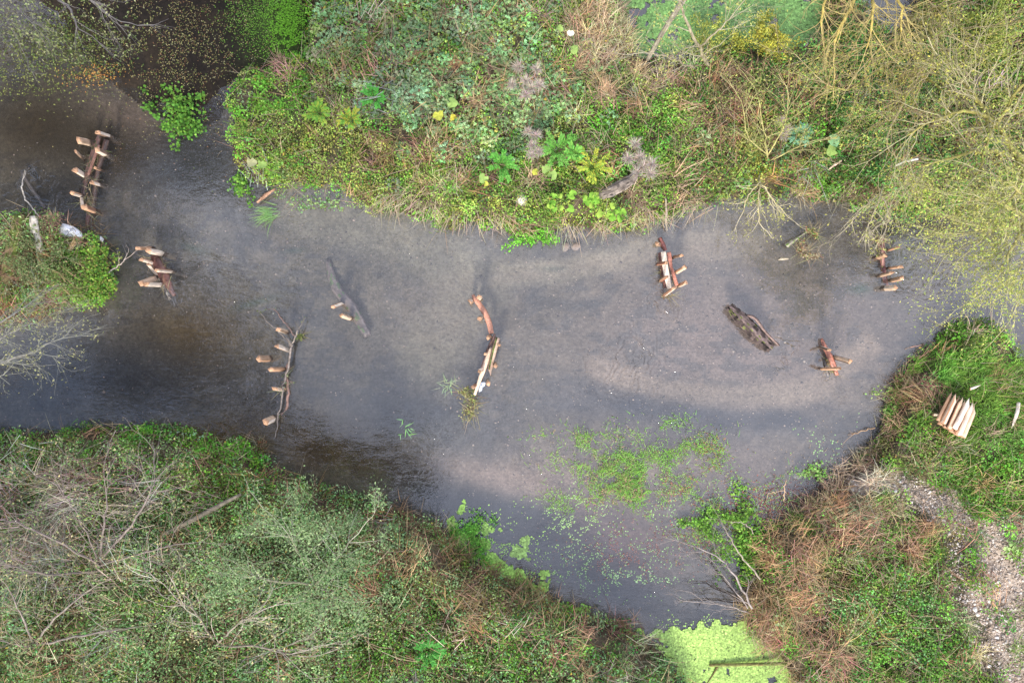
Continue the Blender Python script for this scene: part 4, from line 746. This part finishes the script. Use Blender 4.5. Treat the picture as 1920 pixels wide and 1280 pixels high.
def rosette(label, u, v, rp, cols, stems=9, leaf=.09, h=.4, name='tall_herb', asp=.34, yellow=0, group=None):
    """herb with several leafy fronds radiating from one crown"""
    g0 = px(u, v, 0); b = float(height(A([g0[0]]), A([g0[1]]))[0])+.15; c0 = px(u, v, b+h); root = empty(name, (c0[0], c0[1], b), label, 'plant', group)
    sb, lb = MB(), MB()
    for s_ in range(stems):
        a_ = s_*2.4+rng.random()*.5; L = rp/PPM*rng.uniform(.6, 1.1); P = [c0*1.0-A([0, 0, h])]
        for t in (.35, .7, 1): P.append(A([c0[0]+math.cos(a_)*L*t, c0[1]+math.sin(a_)*L*t, b+h*(1.1*t**.5-.35*t*t)+.05]))
        P = A(P); sb.tube(P, .006, 4, (.16, .3, .06), 0, False)
        for t in np.linspace(.2, 1, 9):
            p_ = A([np.interp(t, [0, .35, .7, 1], P[:, c]) for c in range(3)])
            for sgn in (-1, 1):
                d_ = A([math.cos(a_+sgn*.8), math.sin(a_+sgn*.8), .1]); l_ = leaf*rng.uniform(.75, 1.15)
                leaves(lb, (p_+d_*l_*.45)[None], l_, l_*asp, A(cols[rng.integers(0, len(cols))])*rng.uniform(.85, 1.15), 4, 6, d_[None])
    put(sb, 'stems', M_leaf, root); put(lb, 'foliage', M_leaf, root); return root
rosette('bright green leafy herb left of the yellow one on the far bank', 941, 305, 30, [(.10, .36, .05), (.15, .42, .07)], 9)
rosette('largest bright green leafy herb in the far bank middle', 1046, 275, 34, [(.12, .36, .05), (.18, .42, .08)], 11)
rosette('smaller green leafy herb touching the largest one', 1078, 286, 20, [(.16, .46, .08), (.22, .48, .08)], 7)
rosette('yellow leafy herb on the far bank', 1112, 310, 30, [(.48, .50, .06), (.34, .46, .06)], 9)
rosette('blue green thistle like herb on the right of the far bank', 1502, 250, 20, [(.2, .42, .26), (.24, .46, .3)], 9, .1)
rosette('green leafy herb in the grass above the blue green brambles edge', 700, 180, 20, [(.10, .38, .06)], 7, .1)
rosette('yellow tinged herb near the left end of the far bank', 655, 222, 20, [(.42, .44, .06), (.2, .42, .06)], 7, .1)
rosette('yellow green leafy herb at the left of the far bank', 594, 207, 22, [(.36, .48, .07), (.2, .42, .06)], 8, .11)
rosette('green leafy herb on the near bank lower edge', 800, 1225, 30, [(.07, .30, .05), (.1, .36, .06)], 9, .1)
def bigleaf(label, u, v, leavesl, group='broad leaved butterbur plants'):
    g0 = px(u, v, 0); b = float(height(A([g0[0]]), A([g0[1]]))[0])+.2; root = empty('butterbur', (g0[0], g0[1], b), label, 'plant', group); sb = MB()
    for (du, dv, r_, c_) in leavesl:
        c = px(u+du, v+dv, b+.35); th = np.arange(14)*2*math.pi/14; rr = r_/PPM*(1+.12*np.sin(3*th+rng.random()*6)+.06*rng.normal(size=14)); rr[0] *= .45
        ph = rng.random()*6.28; ring = np.stack([c[0]+rr*np.cos(th+ph), c[1]+rr*np.sin(th+ph), c[2]+.03*np.cos(2*th)-.02], 1)
        mb = MB(); V = np.vstack([ring, [c+A([0, 0, -.03])]]); idx = []
        for j in range(14): idx += [j, (j+1) % 14, 14]
        mb.add(V, [3]*14, idx, A(c_)*(1+.1*rng.normal(size=(14, 1)))); put(mb, 'leaf', M_leaf, root)
        sb.tube(A([[g0[0], g0[1], b-.1], [(g0[0]+c[0])/2, (g0[1]+c[1])/2, b+.2], c-A([0, 0, .04])]), .007, 4, (.3, .4, .15), 0, False)
    put(sb, 'stems', M_leaf, root)
LG, YG, GG = (.30, .44, .12), (.50, .52, .08), (.22, .42, .20)
bigleaf('pair of round grey green butterbur leaves at the right of the far bank', 1558, 272, [(6, -10, 11, GG), (2, 10, 10, LG)])
bigleaf('butterbur with yellowing leaves at the lower edge of the brambles', 838, 208, [(10, -16, 9, LG), (-16, 8, 9, YG), (12, 12, 6, (.55, .48, .06))])
bigleaf('butterbur leaf left of the bright green herb', 906, 334, [(0, 0, 9, LG), (4, 10, 5, YG)])
bigleaf('butterbur leaves between the yellow herb and the near edge', 1020, 322, [(-16, 0, 6, YG), (4, -6, 8, LG), (16, 6, 8, LG)])
bigleaf('butterbur leaves on the islet facing bank tip', 478, 300, [(-8, 4, 9, (.42, .42, .22)), (12, 8, 8, LG)])
for (u_, v_, l_) in [(1050, 378, 'left'), (1098, 372, 'middle'), (1150, 398, 'right')]:
    bigleaf('cluster of round coltsfoot leaves at the %s below the grey log' % l_, u_, v_, [(rng.uniform(-24, 24), rng.uniform(-14, 14), rng.uniform(4, 7), [(.24, .46, .06), (.34, .50, .08), (.2, .42, .05)][j % 3]) for j in range(10)])
bigleaf('green butterbur leaves right of the brambles', 1070, 62, [(0, 0, 6, (.8, .8, .68)), (6, 30, 8, LG), (-20, -10, 6, LG)])
def umbel(label, u, v, heads, r_, name='dried_seed_head'):
    g0 = px(u, v, 0); b = float(height(A([g0[0]]), A([g0[1]]))[0])+.25; root = empty(name, (g0[0], g0[1], b), label, 'dried plant', 'dead umbellifers on the far bank'); st = MB()
    for (du, dv) in heads:
        c = px(u+du, v+dv, b+.5); st.tube(A([[g0[0], g0[1], b-.2], [(g0[0]+c[0])/2, (g0[1]+c[1])/2, b+.25], c]), .008, 4, (.42, .33, .28), 0, False)
        n = 110; mb = MB(); P = np.repeat(c[None], n, 0)+rng.normal(size=(n, 3))*.015
        blades(mb, P, rng.random(n)*6.28, rng.uniform(-.2, 1.2, n), r_/PPM*rng.uniform(.5, 1.15, n), .010, jitc((.44, .37, .31), n, .2), .5); put(mb, 'seed_head', M_grass, root)
    put(st, 'stem', M_grass, root)
umbel('pale dried seed heads standing beside the blue green brambles', 986, 152, [(-14, -26), (20, -22), (0, 0), (-26, 6), (26, 8), (0, 26), (10, 14)], 15)
umbel('dried pinkish seed heads above the bright green herbs', 998, 264, [(-8, -16), (8, -10), (0, 8), (12, 20), (-2, 26)], 13)
umbel('largest dried seed heads above the grey log on the far bank', 1196, 304, [(-6, -34), (-18, -6), (4, -8), (10, 8), (26, 4), (-2, 20), (22, 22)], 17)
umbel('dried seed heads in the thicket left of the bare hanging bush', 1470, 235, [(-6, -10), (6, 6), (0, 20)], 11)
def tuft(label, u, v, n, L, col, name='grass_tuft', group='straw tufts hanging over the far bank edge', hd=None, z0=.35, el=(.3, 1.2), W=.010, droop=.9, sp=.09, spx=1.0, cat='grass tuft'):
    c = px(u, v, z0); root = empty(name, c, label, cat, group); mb = MB(); P = c[None]+rng.normal(size=(n, 3))*A([sp*spx, sp, .02])
    h_ = rng.random(n)*6.28 if hd is None else R(hd)+rng.normal(size=n)*.5
    blades(mb, P, h_, rng.uniform(*el, n), L*rng.uniform(.5, 1.1, n), W, jitc(col, n, .2), droop); put(mb, 'blades', M_grass, root)
TAN = (.52, .42, .27)
for (u_, v_, L_, hd_, l_) in [(735, 372, .75, -110, 'at the left end of the far bank edge'), (800, 385, .7, -110, 'above the moss strip of the far bank'), (850, 405, .6, -100, 'left of the cress cushion'),
    (925, 405, .6, -80, 'just above the cress cushion'), (1055, 425, .6, -90, 'right of the cress cushion'), (1135, 418, .55, -80, 'left of the pale root'), (1215, 400, .7, -60, 'around the pale root'), (1300, 385, .7, -130, 'above the bright plank row at right'), (660, 60, .5, None, 'left of the blue green brambles'), (665, 180, .6, -90, 'in the hollow below the brambles'), (1130, 115, .8, None, 'by the pond corner')]:
    tuft('straw coloured dry grass tuft '+l_, u_, v_, 46, L_*.85, (.52, .43, .28), hd=hd_, z0=.5, el=(-.2, .9), spx=2.8, droop=.6)
tuft('bright green grass tuft growing out of the shallow left water', 510, 400, 70, .5, (.24, .42, .14), name='water_grass', group=None, z0=.0, el=(.1, .7), hd=200)
tuft('thin pale grass blades floating left of the middle debris', 838, 722, 24, .3, (.36, .5, .26), name='water_grass', group=None, z0=.0, el=(.1, .5))
tuft('tiny green sprig floating in the lower river', 762, 802, 14, .2, (.24, .5, .16), name='water_grass', group=None, z0=.0, el=(.1, .4), W=.02)
# drift debris caught on stakes
def debris(name, label, spots, cols, n, W=.05, tw=40, group=None, z=.06):
    c0 = px(spots[0][0], spots[0][1], z); root = empty(name, (c0[0], c0[1], 0), label, 'debris', group); lb, tb = MB(), MB()
    S = A(spots)[rng.integers(0, len(spots), n)]; u = S[:, 0]+rng.normal(size=n)*S[:, 2]*.5; v = S[:, 1]+rng.normal(size=n)*S[:, 3]*.5
    P = px(u, v, z+rng.random(n)*.10).T; l_ = W*rng.uniform(.5, 1.2, n); cc = A(cols)[rng.integers(0, len(cols), n)]*(1+.2*rng.normal(size=(n, 1)))
    leaves(lb, P, l_, l_*.6, np.clip(cc, .01, .9), 1); put(lb, 'leaves', M_leaf, root)
    P = px(u[:tw], v[:tw], z).T; blades(tb, P, rng.random(tw)*6.28, rng.uniform(0, .6, tw), rng.uniform(.15, .45, tw), .010, jitc((.3, .26, .15), tw, .3), .4); put(tb, 'twigs', M_grass, root)
debris('drift_debris', 'leafy drift heap at the lower end of the middle row', [(880, 742, 12, 22), (886, 758, 12, 20), (878, 775, 14, 16), (872, 735, 18, 10)], [(.16, .09, .05), (.3, .36, .1), (.22, .26, .08), (.4, .34, .16)], 420, tw=90)
debris('drift_debris', 'orange and green drift caught above the green knob stick', [(1527, 436, 8, 9), (1520, 432, 12, 7), (1530, 441, 5, 8)], [(.48, .2, .1), (.2, .34, .08), (.5, .4, .2)], 150)
debris('drift_debris', 'tan drift heap in the middle of the drift debris', [(1504, 458, 8, 12), (1500, 468, 9, 8), (1512, 478, 12, 6), (1530, 481, 14, 6)], [(.45, .34, .2), (.5, .42, .3), (.3, .15, .08), (.3, .34, .12)], 300, tw=60)
debris('drift_debris', 'green leaf bundle caught on the fork of the grey branch', [(561, 633, 6, 7), (564, 630, 6, 5)], [(.12, .16, .05), (.2, .22, .08)], 50, .09, 10)
debris('drift_debris', 'small leaves strung along the lower forked branch', [(532, 720, 8, 22), (538, 700, 6, 10), (525, 735, 8, 8)], [(.4, .44, .25), (.5, .3, .2), (.2, .3, .1)], 60, .04, 12)
debris('drift_debris', 'red and green leaves caught at the top of the green eddy log', [(1653, 448, 9, 7), (1650, 452, 9, 5)], [(.36, .13, .1), (.3, .34, .12), (.42, .3, .2)], 120)
debris('drift_debris', 'twiggy leaf drift around the upper edge of the islet', [(100, 405, 20, 12), (85, 420, 20, 14), (150, 450, 16, 12), (60, 440, 20, 12)], [(.34, .16, .13), (.16, .3, .07), (.3, .22, .14)], 420, tw=120, z=.5)
debris('bank_debris', 'dark wet leaves and roots below the lower stake of the forked branch', [(486, 832, 12, 10), (492, 845, 16, 10)], [(.26, .11, .05), (.14, .12, .04), (.1, .06, .03)], 150, tw=50, z=.1)
debris('drift_debris', 'small leaves and twigs trapped against the wide red log', [(300, 500, 14, 16), (312, 528, 12, 14), (290, 482, 8, 6)], [(.2, .12, .06), (.12, .1, .05), (.34, .28, .14)], 90, .04, 26, z=.02)
debris('drift_debris', 'scum of leaves and twigs trapped below the bright plank', [(1250, 556, 12, 5), (1242, 512, 5, 22)], [(.24, .14, .07), (.4, .34, .2), (.14, .12, .05)], 80, .04, 22, z=.02)
debris('drift_debris', 'few leaves and twigs trapped on the short red log', [(1552, 676, 8, 12), (1560, 696, 8, 6)], [(.24, .14, .07), (.34, .36, .12)], 50, .04, 16, z=.02)
debris('drift_debris', 'dark twigs and leaves trapped along the islet log row', [(170, 330, 8, 26), (165, 380, 10, 20), (176, 420, 12, 14), (184, 290, 8, 14)], [(.12, .07, .04), (.2, .13, .07), (.12, .14, .05)], 200, .045, 70, z=.02)
# plastic sheeting and rag
def sheet(name, label, pts, z, bump, col, cat):
    c = A(pts, float).mean(0); n = len(pts); rings = [1, .72, .42, .15]; V = []
    for s_ in rings:
        for p in pts:
            q = c+(A(p)-c)*s_; V.append(px(q[0]+rng.normal()*.6, q[1]+rng.normal()*.6, z+bump*(1-s_)**.5+rng.normal()*bump*.28))
    V.append(px(c[0], c[1], z+bump)); idx, sz = [], []
    for r_ in range(3):
        for j in range(n): idx += [r_*n+j, r_*n+(j+1) % n, (r_+1)*n+(j+1) % n, (r_+1)*n+j]; sz.append(4)
    for j in range(n): idx += [3*n+j, 3*n+(j+1) % n, 4*n]; sz.append(3)
    mb = MB(); mb.add(A(V), sz, idx, A(col)*(1+.05*rng.normal(size=(len(sz), 1)))); o = mb.build(name, M_cloth, origin=px(c[0], c[1], z))
    so_ = o.modifiers.new('thickness', 'SOLIDIFY'); so_.thickness = .004; tag(o, label, cat); return o
sheet('plastic_sheet', 'crumpled white plastic sheet on the edge of the islet', [(113, 425), (118, 420), (128, 421), (138, 424), (147, 430), (153, 437), (158, 446), (151, 448), (140, 446), (130, 444), (120, 445), (113, 440), (111, 432)], .32, .12, (.86, .88, .92), 'plastic sheet')
sheet('plastic_scrap', 'small white plastic scrap at the foot of the islet row', [(188, 442), (192, 444), (194, 450), (191, 456), (187, 452)], .1, .05, (.85, .87, .9), 'plastic scrap')
sheet('rag', 'pale blue white rag caught at the lower middle row', [(902, 716), (908, 713), (912, 717), (908, 724), (904, 728), (903, 733), (897, 735), (896, 729), (899, 722)], .05, .04, (.62, .68, .78), 'rag')
# ------------------------------------------------------------------ duckweed, water plants, leaf litter, gravel
def hexes(mb, u, v, z, r_, col, up=40):
    P = px(u, v, z).T; leaves(mb, P, r_*2, r_*2, col, up, 6)
def poly_scatter(poly, n):
    q = A(poly, float); lo, hi = q.min(0), q.max(0); P = rng.uniform(lo, hi, (n, 2)); return P[segd(P, poly) > 0]
DW = MB()
for poly, n, thr, c_ in [([(1232, 1196), (1244, 1178), (1290, 1176), (1330, 1172), (1380, 1160), (1405, 1164), (1440, 1190), (1500, 1230), (1530, 1420), (1280, 1420), (1262, 1250), (1236, 1222)], 60000, .22, (.36, .54, .13)),
    ([(838, 985), (850, 948), (868, 944), (868, 960), (856, 972), (862, 985), (900, 1000), (925, 1010), (912, 1032), (930, 1046), (955, 1060), (960, 1074), (940, 1076), (900, 1062), (850, 1050), (836, 1010)], 12000, .36, (.34, .58, .12)),
    ([(905, 985), (930, 984), (936, 1000), (924, 1004), (908, 996)], 900, .4, (.36, .58, .14)), ([(955, 1020), (990, 1005), (988, 1040), (970, 1050), (955, 1040)], 2600, .45, (.36, .56, .16)),
    ([(955, 1078), (978, 1066), (1000, 1082), (1004, 1098), (985, 1102), (962, 1096)], 3400, .34, (.34, .56, .12)), ([(1008, 1080), (1022, 1076), (1020, 1100), (1010, 1100)], 700, .3, (.34, .56, .12)),
    ([(1060, 1140), (1100, 1126), (1110, 1140), (1140, 1152), (1120, 1160)], 1500, .45, (.28, .52, .1)), ([(1190, 1172), (1205, 1176), (1208, 1190), (1196, 1190)], 500, .35, (.34, .56, .12)), ([(1212, 1190), (1232, 1180), (1236, 1210), (1222, 1206)], 600, .5, (.3, .5, .12)),
    ([(1130, -120), (1165, 30), (1190, 110), (1400, 110), (1480, 104), (1560, 70), (1570, -120)], 60000, .33, (.17, .33, .09))]:
    q_ = A(poly, float); P = rng.uniform(q_.min(0)-12, q_.max(0)+12, (n, 2)); e = segd(P, poly)+(fbm(P[:, 0]/16, P[:, 1]/16, 93, 4)-.55)*46; P, e = P[e > 0], e[e > 0]
    nn = fbm(P[:, 0]/22, P[:, 1]/22, 91, 4); P = P[nn-.12*(1-sm(e/14)) > thr]; n_ = len(P)
    big = fbm(P[:, 0]/60, P[:, 1]/60, 95, 3)[:, None]
    hexes(DW, P[:, 0], P[:, 1], rng.uniform(.004, .02, n_), rng.uniform(.016, .03, n_), np.clip(A(c_)*(.74+.5*big)*(1+.28*rng.normal(size=(n_, 1))), 0, .9))
# loose specks drifting
for (cu, cv, ru, rv, n, c_) in [(1150, 1055, 110, 50, 900, (.22, .36, .16)), (1080, 960, 60, 40, 700, (.3, .46, .18)), (960, 1020, 60, 40, 500, (.36, .58, .16)), (1180, 1085, 90, 22, 350, (.26, .42, .2)), (1000, 1080, 50, 14, 120, (.36, .58, .16)), (1300, 1165, 60, 16, 160, (.34, .56, .14)), (1330, 950, 120, 40, 700, (.3, .5, .2)), (900, 960, 60, 14, 40, (.36, .58, .16)), (1560, 850, 60, 50, 200, (.3, .5, .2))]:
    u = cu+rng.normal(size=n)*ru*.6; v = cv+rng.normal(size=n)*rv*.6; q = fbm(u/16, v/16, 97, 3) > .48; u, v = u[q], v[q]
    hexes(DW, u, v, .006, rng.uniform(.008, .018, len(u)), np.clip(A(c_)*(1+.15*rng.normal(size=(len(u), 1))), 0, .9))
tag(DW.build('duckweed', M_duck), 'lime green duckweed floating in the inlet and the pond', 'duckweed', kind='stuff')
# weeds growing through the gravel bar
WP = MB(); WG = MB()
for (cu, cv, ru, rv, n, cols) in [(1165, 905, 60, 50, 4200, [(.20, .38, .08), (.30, .42, .12), (.46, .28, .2), (.34, .26, .16)]), (1120, 852, 80, 34, 2600, [(.24, .4, .12), (.34, .44, .16), (.36, .28, .2), (.2, .34, .1)]), (1065, 822, 60, 18, 700, [(.22, .42, .1), (.34, .28, .16)]), (1250, 838, 40, 34, 1100, [(.18, .42, .06), (.3, .45, .12)]), (1325, 850, 38, 34, 1200, [(.2, .38, .07), (.4, .2, .12), (.3, .4, .1)]), (1290, 920, 90, 46, 1700, [(.2, .42, .08), (.3, .44, .14), (.42, .18, .12)]), (1200, 870, 110, 60, 1500, [(.26, .42, .12)]), (1050, 940, 50, 24, 500, [(.26, .44, .12)]), (1345, 980, 60, 40, 900, [(.2, .42, .06), (.4, .18, .12)]), (1490, 890, 30, 16, 160, [(.3, .46, .16)]), (1460, 930, 90, 34, 500, [(.45, .16, .13), (.3, .42, .14)]), (1330, 1010, 50, 40, 500, [(.45, .18, .13), (.3, .42, .1)]), (1270, 790, 40, 16, 160, [(.26, .42, .12)])]:
    u = cu+rng.normal(size=n)*ru*.62; v = cv+rng.normal(size=n)*rv*.62; q = rng.random(n) < .10+.90*sm((fbm(u/26, v/22, 101, 4)-.43)*7); u, v = u[q], v[q]; N = len(u)
    P = px(u, v, .005+rng.random(N)*.09).T; cc = A(cols)[(fbm(u/14, v/14, 103, 2)*len(cols)*1.4-.2*len(cols)+.5*rng.normal(size=N)).astype(int).clip(0, len(cols)-1)]*(1+.18*rng.normal(size=(N, 1)))
    l_ = .034*rng.uniform(.5, 1.3, N); leaves(WP, P, l_, l_*.75, np.clip(cc, .01, .9), 1.6); m = N//4
    blades(WG, P[:m], rng.random(m)*6.28, rng.uniform(.1, 1, m), rng.uniform(.08, .2, m), .009, jitc((.2, .42, .07), m, .2), .6)
tag(WP.build('water_weeds', M_leaf), 'green and rusty weeds growing through the shallow gravel bar', 'water weeds', kind='stuff')
tag(WG.build('water_grass_cover', M_grass), 'thin green grass growing through the shallow gravel bar', 'grass', kind='stuff')
LT = MB()
def litter(cu, cv, ru, rv, n, cols, L_=.035, z=(.012, .03), uni=False, thr=0):
    if uni: u = rng.uniform(cu-ru, cu+ru, n); v = rng.uniform(cv-rv, cv+rv, n)
    else: u = cu+rng.normal(size=n)*ru*.6; v = cv+rng.normal(size=n)*rv*.6
    if thr: q = fbm(u/18, v/18, 111, 3) > thr; u, v = u[q], v[q]
    N = len(u); P0 = px(u, v, 0); hz = np.maximum(height(P0[0], P0[1]), 0); ok = landd(P0[0], P0[1]) < .02; u, v, hz = u[ok], v[ok], hz[ok]; N = len(u)
    P = px(u, v, hz+rng.uniform(*z, N)).T; l_ = L_*rng.uniform(.5, 1.2, N); cc = A(cols)[rng.integers(0, len(cols), N)]*(1+.2*rng.normal(size=(N, 1)))
    leaves(LT, P, l_, l_*.6, np.clip(cc, .01, .9), 8)
LC = [(.42, .36, .14), (.5, .46, .24), (.34, .36, .12), (.3, .16, .08), (.16, .1, .06), (.12, .08, .05), (.16, .2, .06)]
litter(340, 110, 150, 130, 5200, LC, .033, thr=.42); litter(330, 40, 160, 60, 1300, LC, .033, thr=.4); litter(120, 80, 110, 60, 2600, [(.10, .15, .04), (.16, .18, .05), (.07, .09, .03), (.05, .04, .02)], .06)
litter(172, 142, 50, 20, 260, [(.45, .2, .05), (.4, .26, .08)], .045); litter(490, 20, 60, 70, 2600, [(.16, .36, .05), (.22, .42, .06), (.14, .28, .04)], .035); litter(540, 50, 34, 70, 3600, [(.17, .44, .03), (.22, .5, .05)], .035, z=(.01, .12), thr=.36)
litter(60, 130, 120, 60, 1100, [(.16, .2, .05), (.24, .26, .08), (.1, .1, .04)], .05, thr=.4)
litter(1190, 1030, 110, 50, 1100, [(.26, .12, .10), (.32, .17, .15), (.24, .14, .13)], .035, thr=.45); litter(1460, 950, 110, 36, 1500, [(.3, .11, .09), (.36, .2, .15), (.3, .1, .08)], .035); litter(1560, 880, 90, 60, 260, [(.4, .3, .2)], .03)
litter(960, 640, 900, 260, 90, [(.4, .33, .24), (.3, .22, .12), (.2, .13, .08)], .025, uni=True)
tag(LT.build('leaf_litter', M_leaf), 'yellow, brown and rusty fallen leaves on the mud and water', 'fallen leaves', kind='stuff')
# gravel as small faceted stones
def rocks(mb, P, s_, col):
    N = len(P); base = A([[1, 0, 0], [0, 1, 0], [-1, 0, 0], [0, -1, 0], [0, 0, .7], [0, 0, -.7], ], float)
    V = base[None]*(1+.35*rng.normal(size=(N, 6, 1)))*s_[:, None, None]+rng.normal(size=(N, 6, 3))*s_[:, None, None]*.18; a_ = rng.random(N)*6.28
    c, s = np.cos(a_)[:, None], np.sin(a_)[:, None]; V = np.stack([V[..., 0]*c-V[..., 1]*s, V[..., 0]*s+V[..., 1]*c, V[..., 2]*.8], -1)+P[:, None]
    T = A([[0, 1, 4], [1, 2, 4], [2, 3, 4], [3, 0, 4], [1, 0, 5], [2, 1, 5], [3, 2, 5], [0, 3, 5]])
    idx = (np.arange(N)[:, None, None]*6+T[None]).ravel(); mb.add(V, np.full(8*N, 3), idx, np.repeat(col, 8, axis=0))
n = 60000; u = rng.uniform(1530, 2150, n); v = rng.uniform(860, 1500, n); pdx = segd(np.stack([u, v], 1), PATH, False); wd = 36+55*sm((u-1800)/100)*sm((v-940)/60)
q = (pdx < wd*(.5+.9*rng.random(n))) | (blob(u, v, 1930, 1060, 80, 130) > .35); u, v = u[q], v[q]; k_ = (H-.7)/H; P0 = px(u, v, .7); hz = height(P0[0], P0[1]); q = hz > .1; u, v, P0, hz = u[q], v[q], P0[:, q], hz[q]; N = len(u)
g1 = MB(); s_ = rng.lognormal(-4.25, .5, N).clip(.006, .045)
cc = A([(.56, .48, .42), (.42, .33, .27), (.32, .25, .19), (.68, .62, .56), (.38, .29, .22)])[rng.integers(0, 5, N)]*(1+.15*rng.normal(size=(N, 1)))
rocks(g1, np.stack([P0[0], P0[1], hz+s_*.3], 1), s_, np.clip(cc, .02, .85)); tag(g1.build('gravel', M_stone), 'pinkish grey gravel of the footpath on the right bank', 'gravel', kind='stuff')
n = 26000; u = rng.uniform(0, 1920, n); v = rng.uniform(250, 1180, n); P0 = px(u, v, 0); hz = height(P0[0], P0[1]); dd = landd(P0[0], P0[1]); q = (dd < -.05) & (rng.random(n) < .18+1.0*blob(u, v, 1420, 640, 380, 150)+.5*blob(u, v, 1200, 880, 300, 90)+.35*blob(u, v, 800, 450, 500, 60))
P0, hz = P0[:, q], hz[q]; N = len(hz); s_ = rng.lognormal(-4.3, .4, N).clip(.008, .04); g2 = MB()
cc = A([(.30, .25, .21), (.14, .12, .11), (.09, .08, .075), (.36, .28, .24), (.22, .18, .16)])[rng.integers(0, 5, N)]*(1+.15*rng.normal(size=(N, 1))); wh = rng.random(N) < .0003; cc[wh] = (.8, .78, .74)
rocks(g2, np.stack([P0[0], P0[1], hz+s_*.2], 1), s_, np.clip(cc, .02, .85)); tag(g2.build('river_pebbles', M_stone), 'small pebbles scattered over the river bed', 'pebbles', kind='stuff')
def stone(u, v, r_, label, group, col=(.62, .58, .54), z=None, name='stone', sq=.6):
    g0 = px(u, v, .6 if z is None else z); b = float(height(A([g0[0]]), A([g0[1]]))[0])
    import bmesh
    bm = bmesh.new(); bmesh.ops.create_icosphere(bm, subdivisions=2, radius=r_); sx = random.uniform(.8, 1.3); a0 = random.random()*9
    for vt in bm.verts:
        f = 1+.9*(float(vnoise(vt.co.x/r_+a0, vt.co.y/r_+vt.co.z/r_*1.7+a0))-.5); vt.co = Vector((vt.co.x*f*sx, vt.co.y*f, vt.co.z*f*sq))
    V = A([tuple(v_.co) for v_ in bm.verts]); F = [[v_.index for v_ in f.verts] for f in bm.faces]; bm.free()
    a_ = random.random()*6.28; V = V@A([[math.cos(a_), math.sin(a_), 0], [-math.sin(a_), math.cos(a_), 0], [0, 0, 1]])
    mb = MB(); mb.add(V, [3]*len(F), A(F).ravel(), A(col)*(1+.03*rng.normal(size=(len(F), 1)))); o = mb.build(name, M_stone, smooth=False)
    o.location = (g0[0], g0[1], (b if z is None else z)+r_*sq*.4); tag(o, label, 'stone', group)
SG = 'pale stones lying on the gravel path'; SL = 'small pale angular stone among the gravel of the path'
for (u_, v_) in [(1680, 915), (1690, 925), (1700, 908), (1712, 922), (1738, 905), (1752, 940), (1760, 955), (1748, 962), (1768, 968), (1757, 972), (1775, 976), (1850, 1000), (1862, 1012), (1872, 1090), (1817, 1110), (1822, 1125), (1838, 1140), (1852, 1158), (1880, 1150), (1890, 1165), (1808, 1068), (1800, 1082), (1795, 1050), (1870, 1195), (1894, 1215), (1858, 1130), (1905, 1060), (1890, 1035), (1912, 1110), (1885, 985)]:
    stone(u_, v_, random.uniform(.025, .045), SL, SG, random.choice([(.7, .66, .62), (.6, .55, .5), (.78, .75, .72)]))
stone(1826, 1140, .065, 'largest white stone on the gravel path', None, (.85, .83, .8))
stone(1831, 1093, .055, 'second largest pale stone, above the largest one on the path', None, (.75, .72, .7))
stone(976, 372, .12, 'crumbly white stone in the herbs above the cress cushion', None, (.75, .70, .58))
for (u_, v_, l_) in [(1060, 463, 'left of the two pale submerged stones below the far bank'), (1080, 461, 'right of the two pale submerged stones below the far bank'), (1494, 890, 'round dark submerged stone by the right shallows'), (1504, 884, 'small dark submerged stone beside the round one'), (517, 158, 'pinkish stone on the mud below the green moss')]:
    stone(u_, v_, .11, l_, 'stones in the shallows', (.25, .20, .17) if v_ < 500 else (.2, .18, .17), z=-.08 if v_ > 200 else .1)
# ------------------------------------------------------------------ tall trees just outside the photo: their reflections and shade fall on the water
def talltree(label, base, crown, rad, n, group='tall trees standing around the river bend', cols=((.06, .06, .02), (.08, .065, .025))):
    root = empty('riverside_tree', (base[0], base[1], 0), label, 'tree', group); tb, lb = MB(), MB(); b = A([base[0], base[1], .2]); c = A(crown, float); rad = A(rad, float)
    mid = b*.45+c*.55+A([0, 0, 1.0]); P = A([b, b*.7+mid*.3+A([0, 0, .8]), mid, c]); tb.tube(P, [.28, .24, .16, .08], 9, (.16, .13, .1), .15)
    cen = c+(rng.normal(size=(34, 3))*.5).clip(-.85, .85)*rad
    for q in cen[:22]: tb.tube(A([mid*.3+c*.7, (mid*.2+c*.3+q*.5), q]), [.06, .04, .012], 5, (.16, .13, .1), .1, False)
    put(tb, 'trunk', M_bark, root); J = rng.integers(0, 34, n); P = cen[J]+(rng.normal(size=(n, 3))*.22).clip(-.35, .35)*rad
    cc = A(cols)[rng.integers(0, len(cols), n)]*(1+.2*rng.normal(size=(n, 1))); l_ = .24*rng.uniform(.6, 1.2, n); leaves(lb, P, l_, l_*.7, np.clip(cc, .01, .6), .6); put(lb, 'crown', M_leaf, root)
talltree('tall alder leaning out beyond the lower left corner', (-13.5, -10), (-7.8, -5.25, 10.7), (3.8, 1.2, 1.1), 24000)
talltree('tall alder beyond the left edge behind the islet', (-17, -1.5), (-12.6, .1, 9.6), (2.9, 2.3, 1.6), 26000)
talltree('tall dense alder beyond the upper left corner', (-20, 10), (-17.5, 7.6, 8.5), (5.4, 4.0, 2.4), 34000)
talltree('unseen slim tree added beyond the top edge to darken the water', (-13, 12), (-11.4, 6.9, 9.8), (2.2, 1.4, 1.5), 13000)  # added unseen crown, blocks the sky reflection in the pool by the bank
talltree('tall alder beyond the right edge over the bank', (19, 6), (14.6, 4.2, 9.6), (3.0, 1.3, 1.2), 8000)
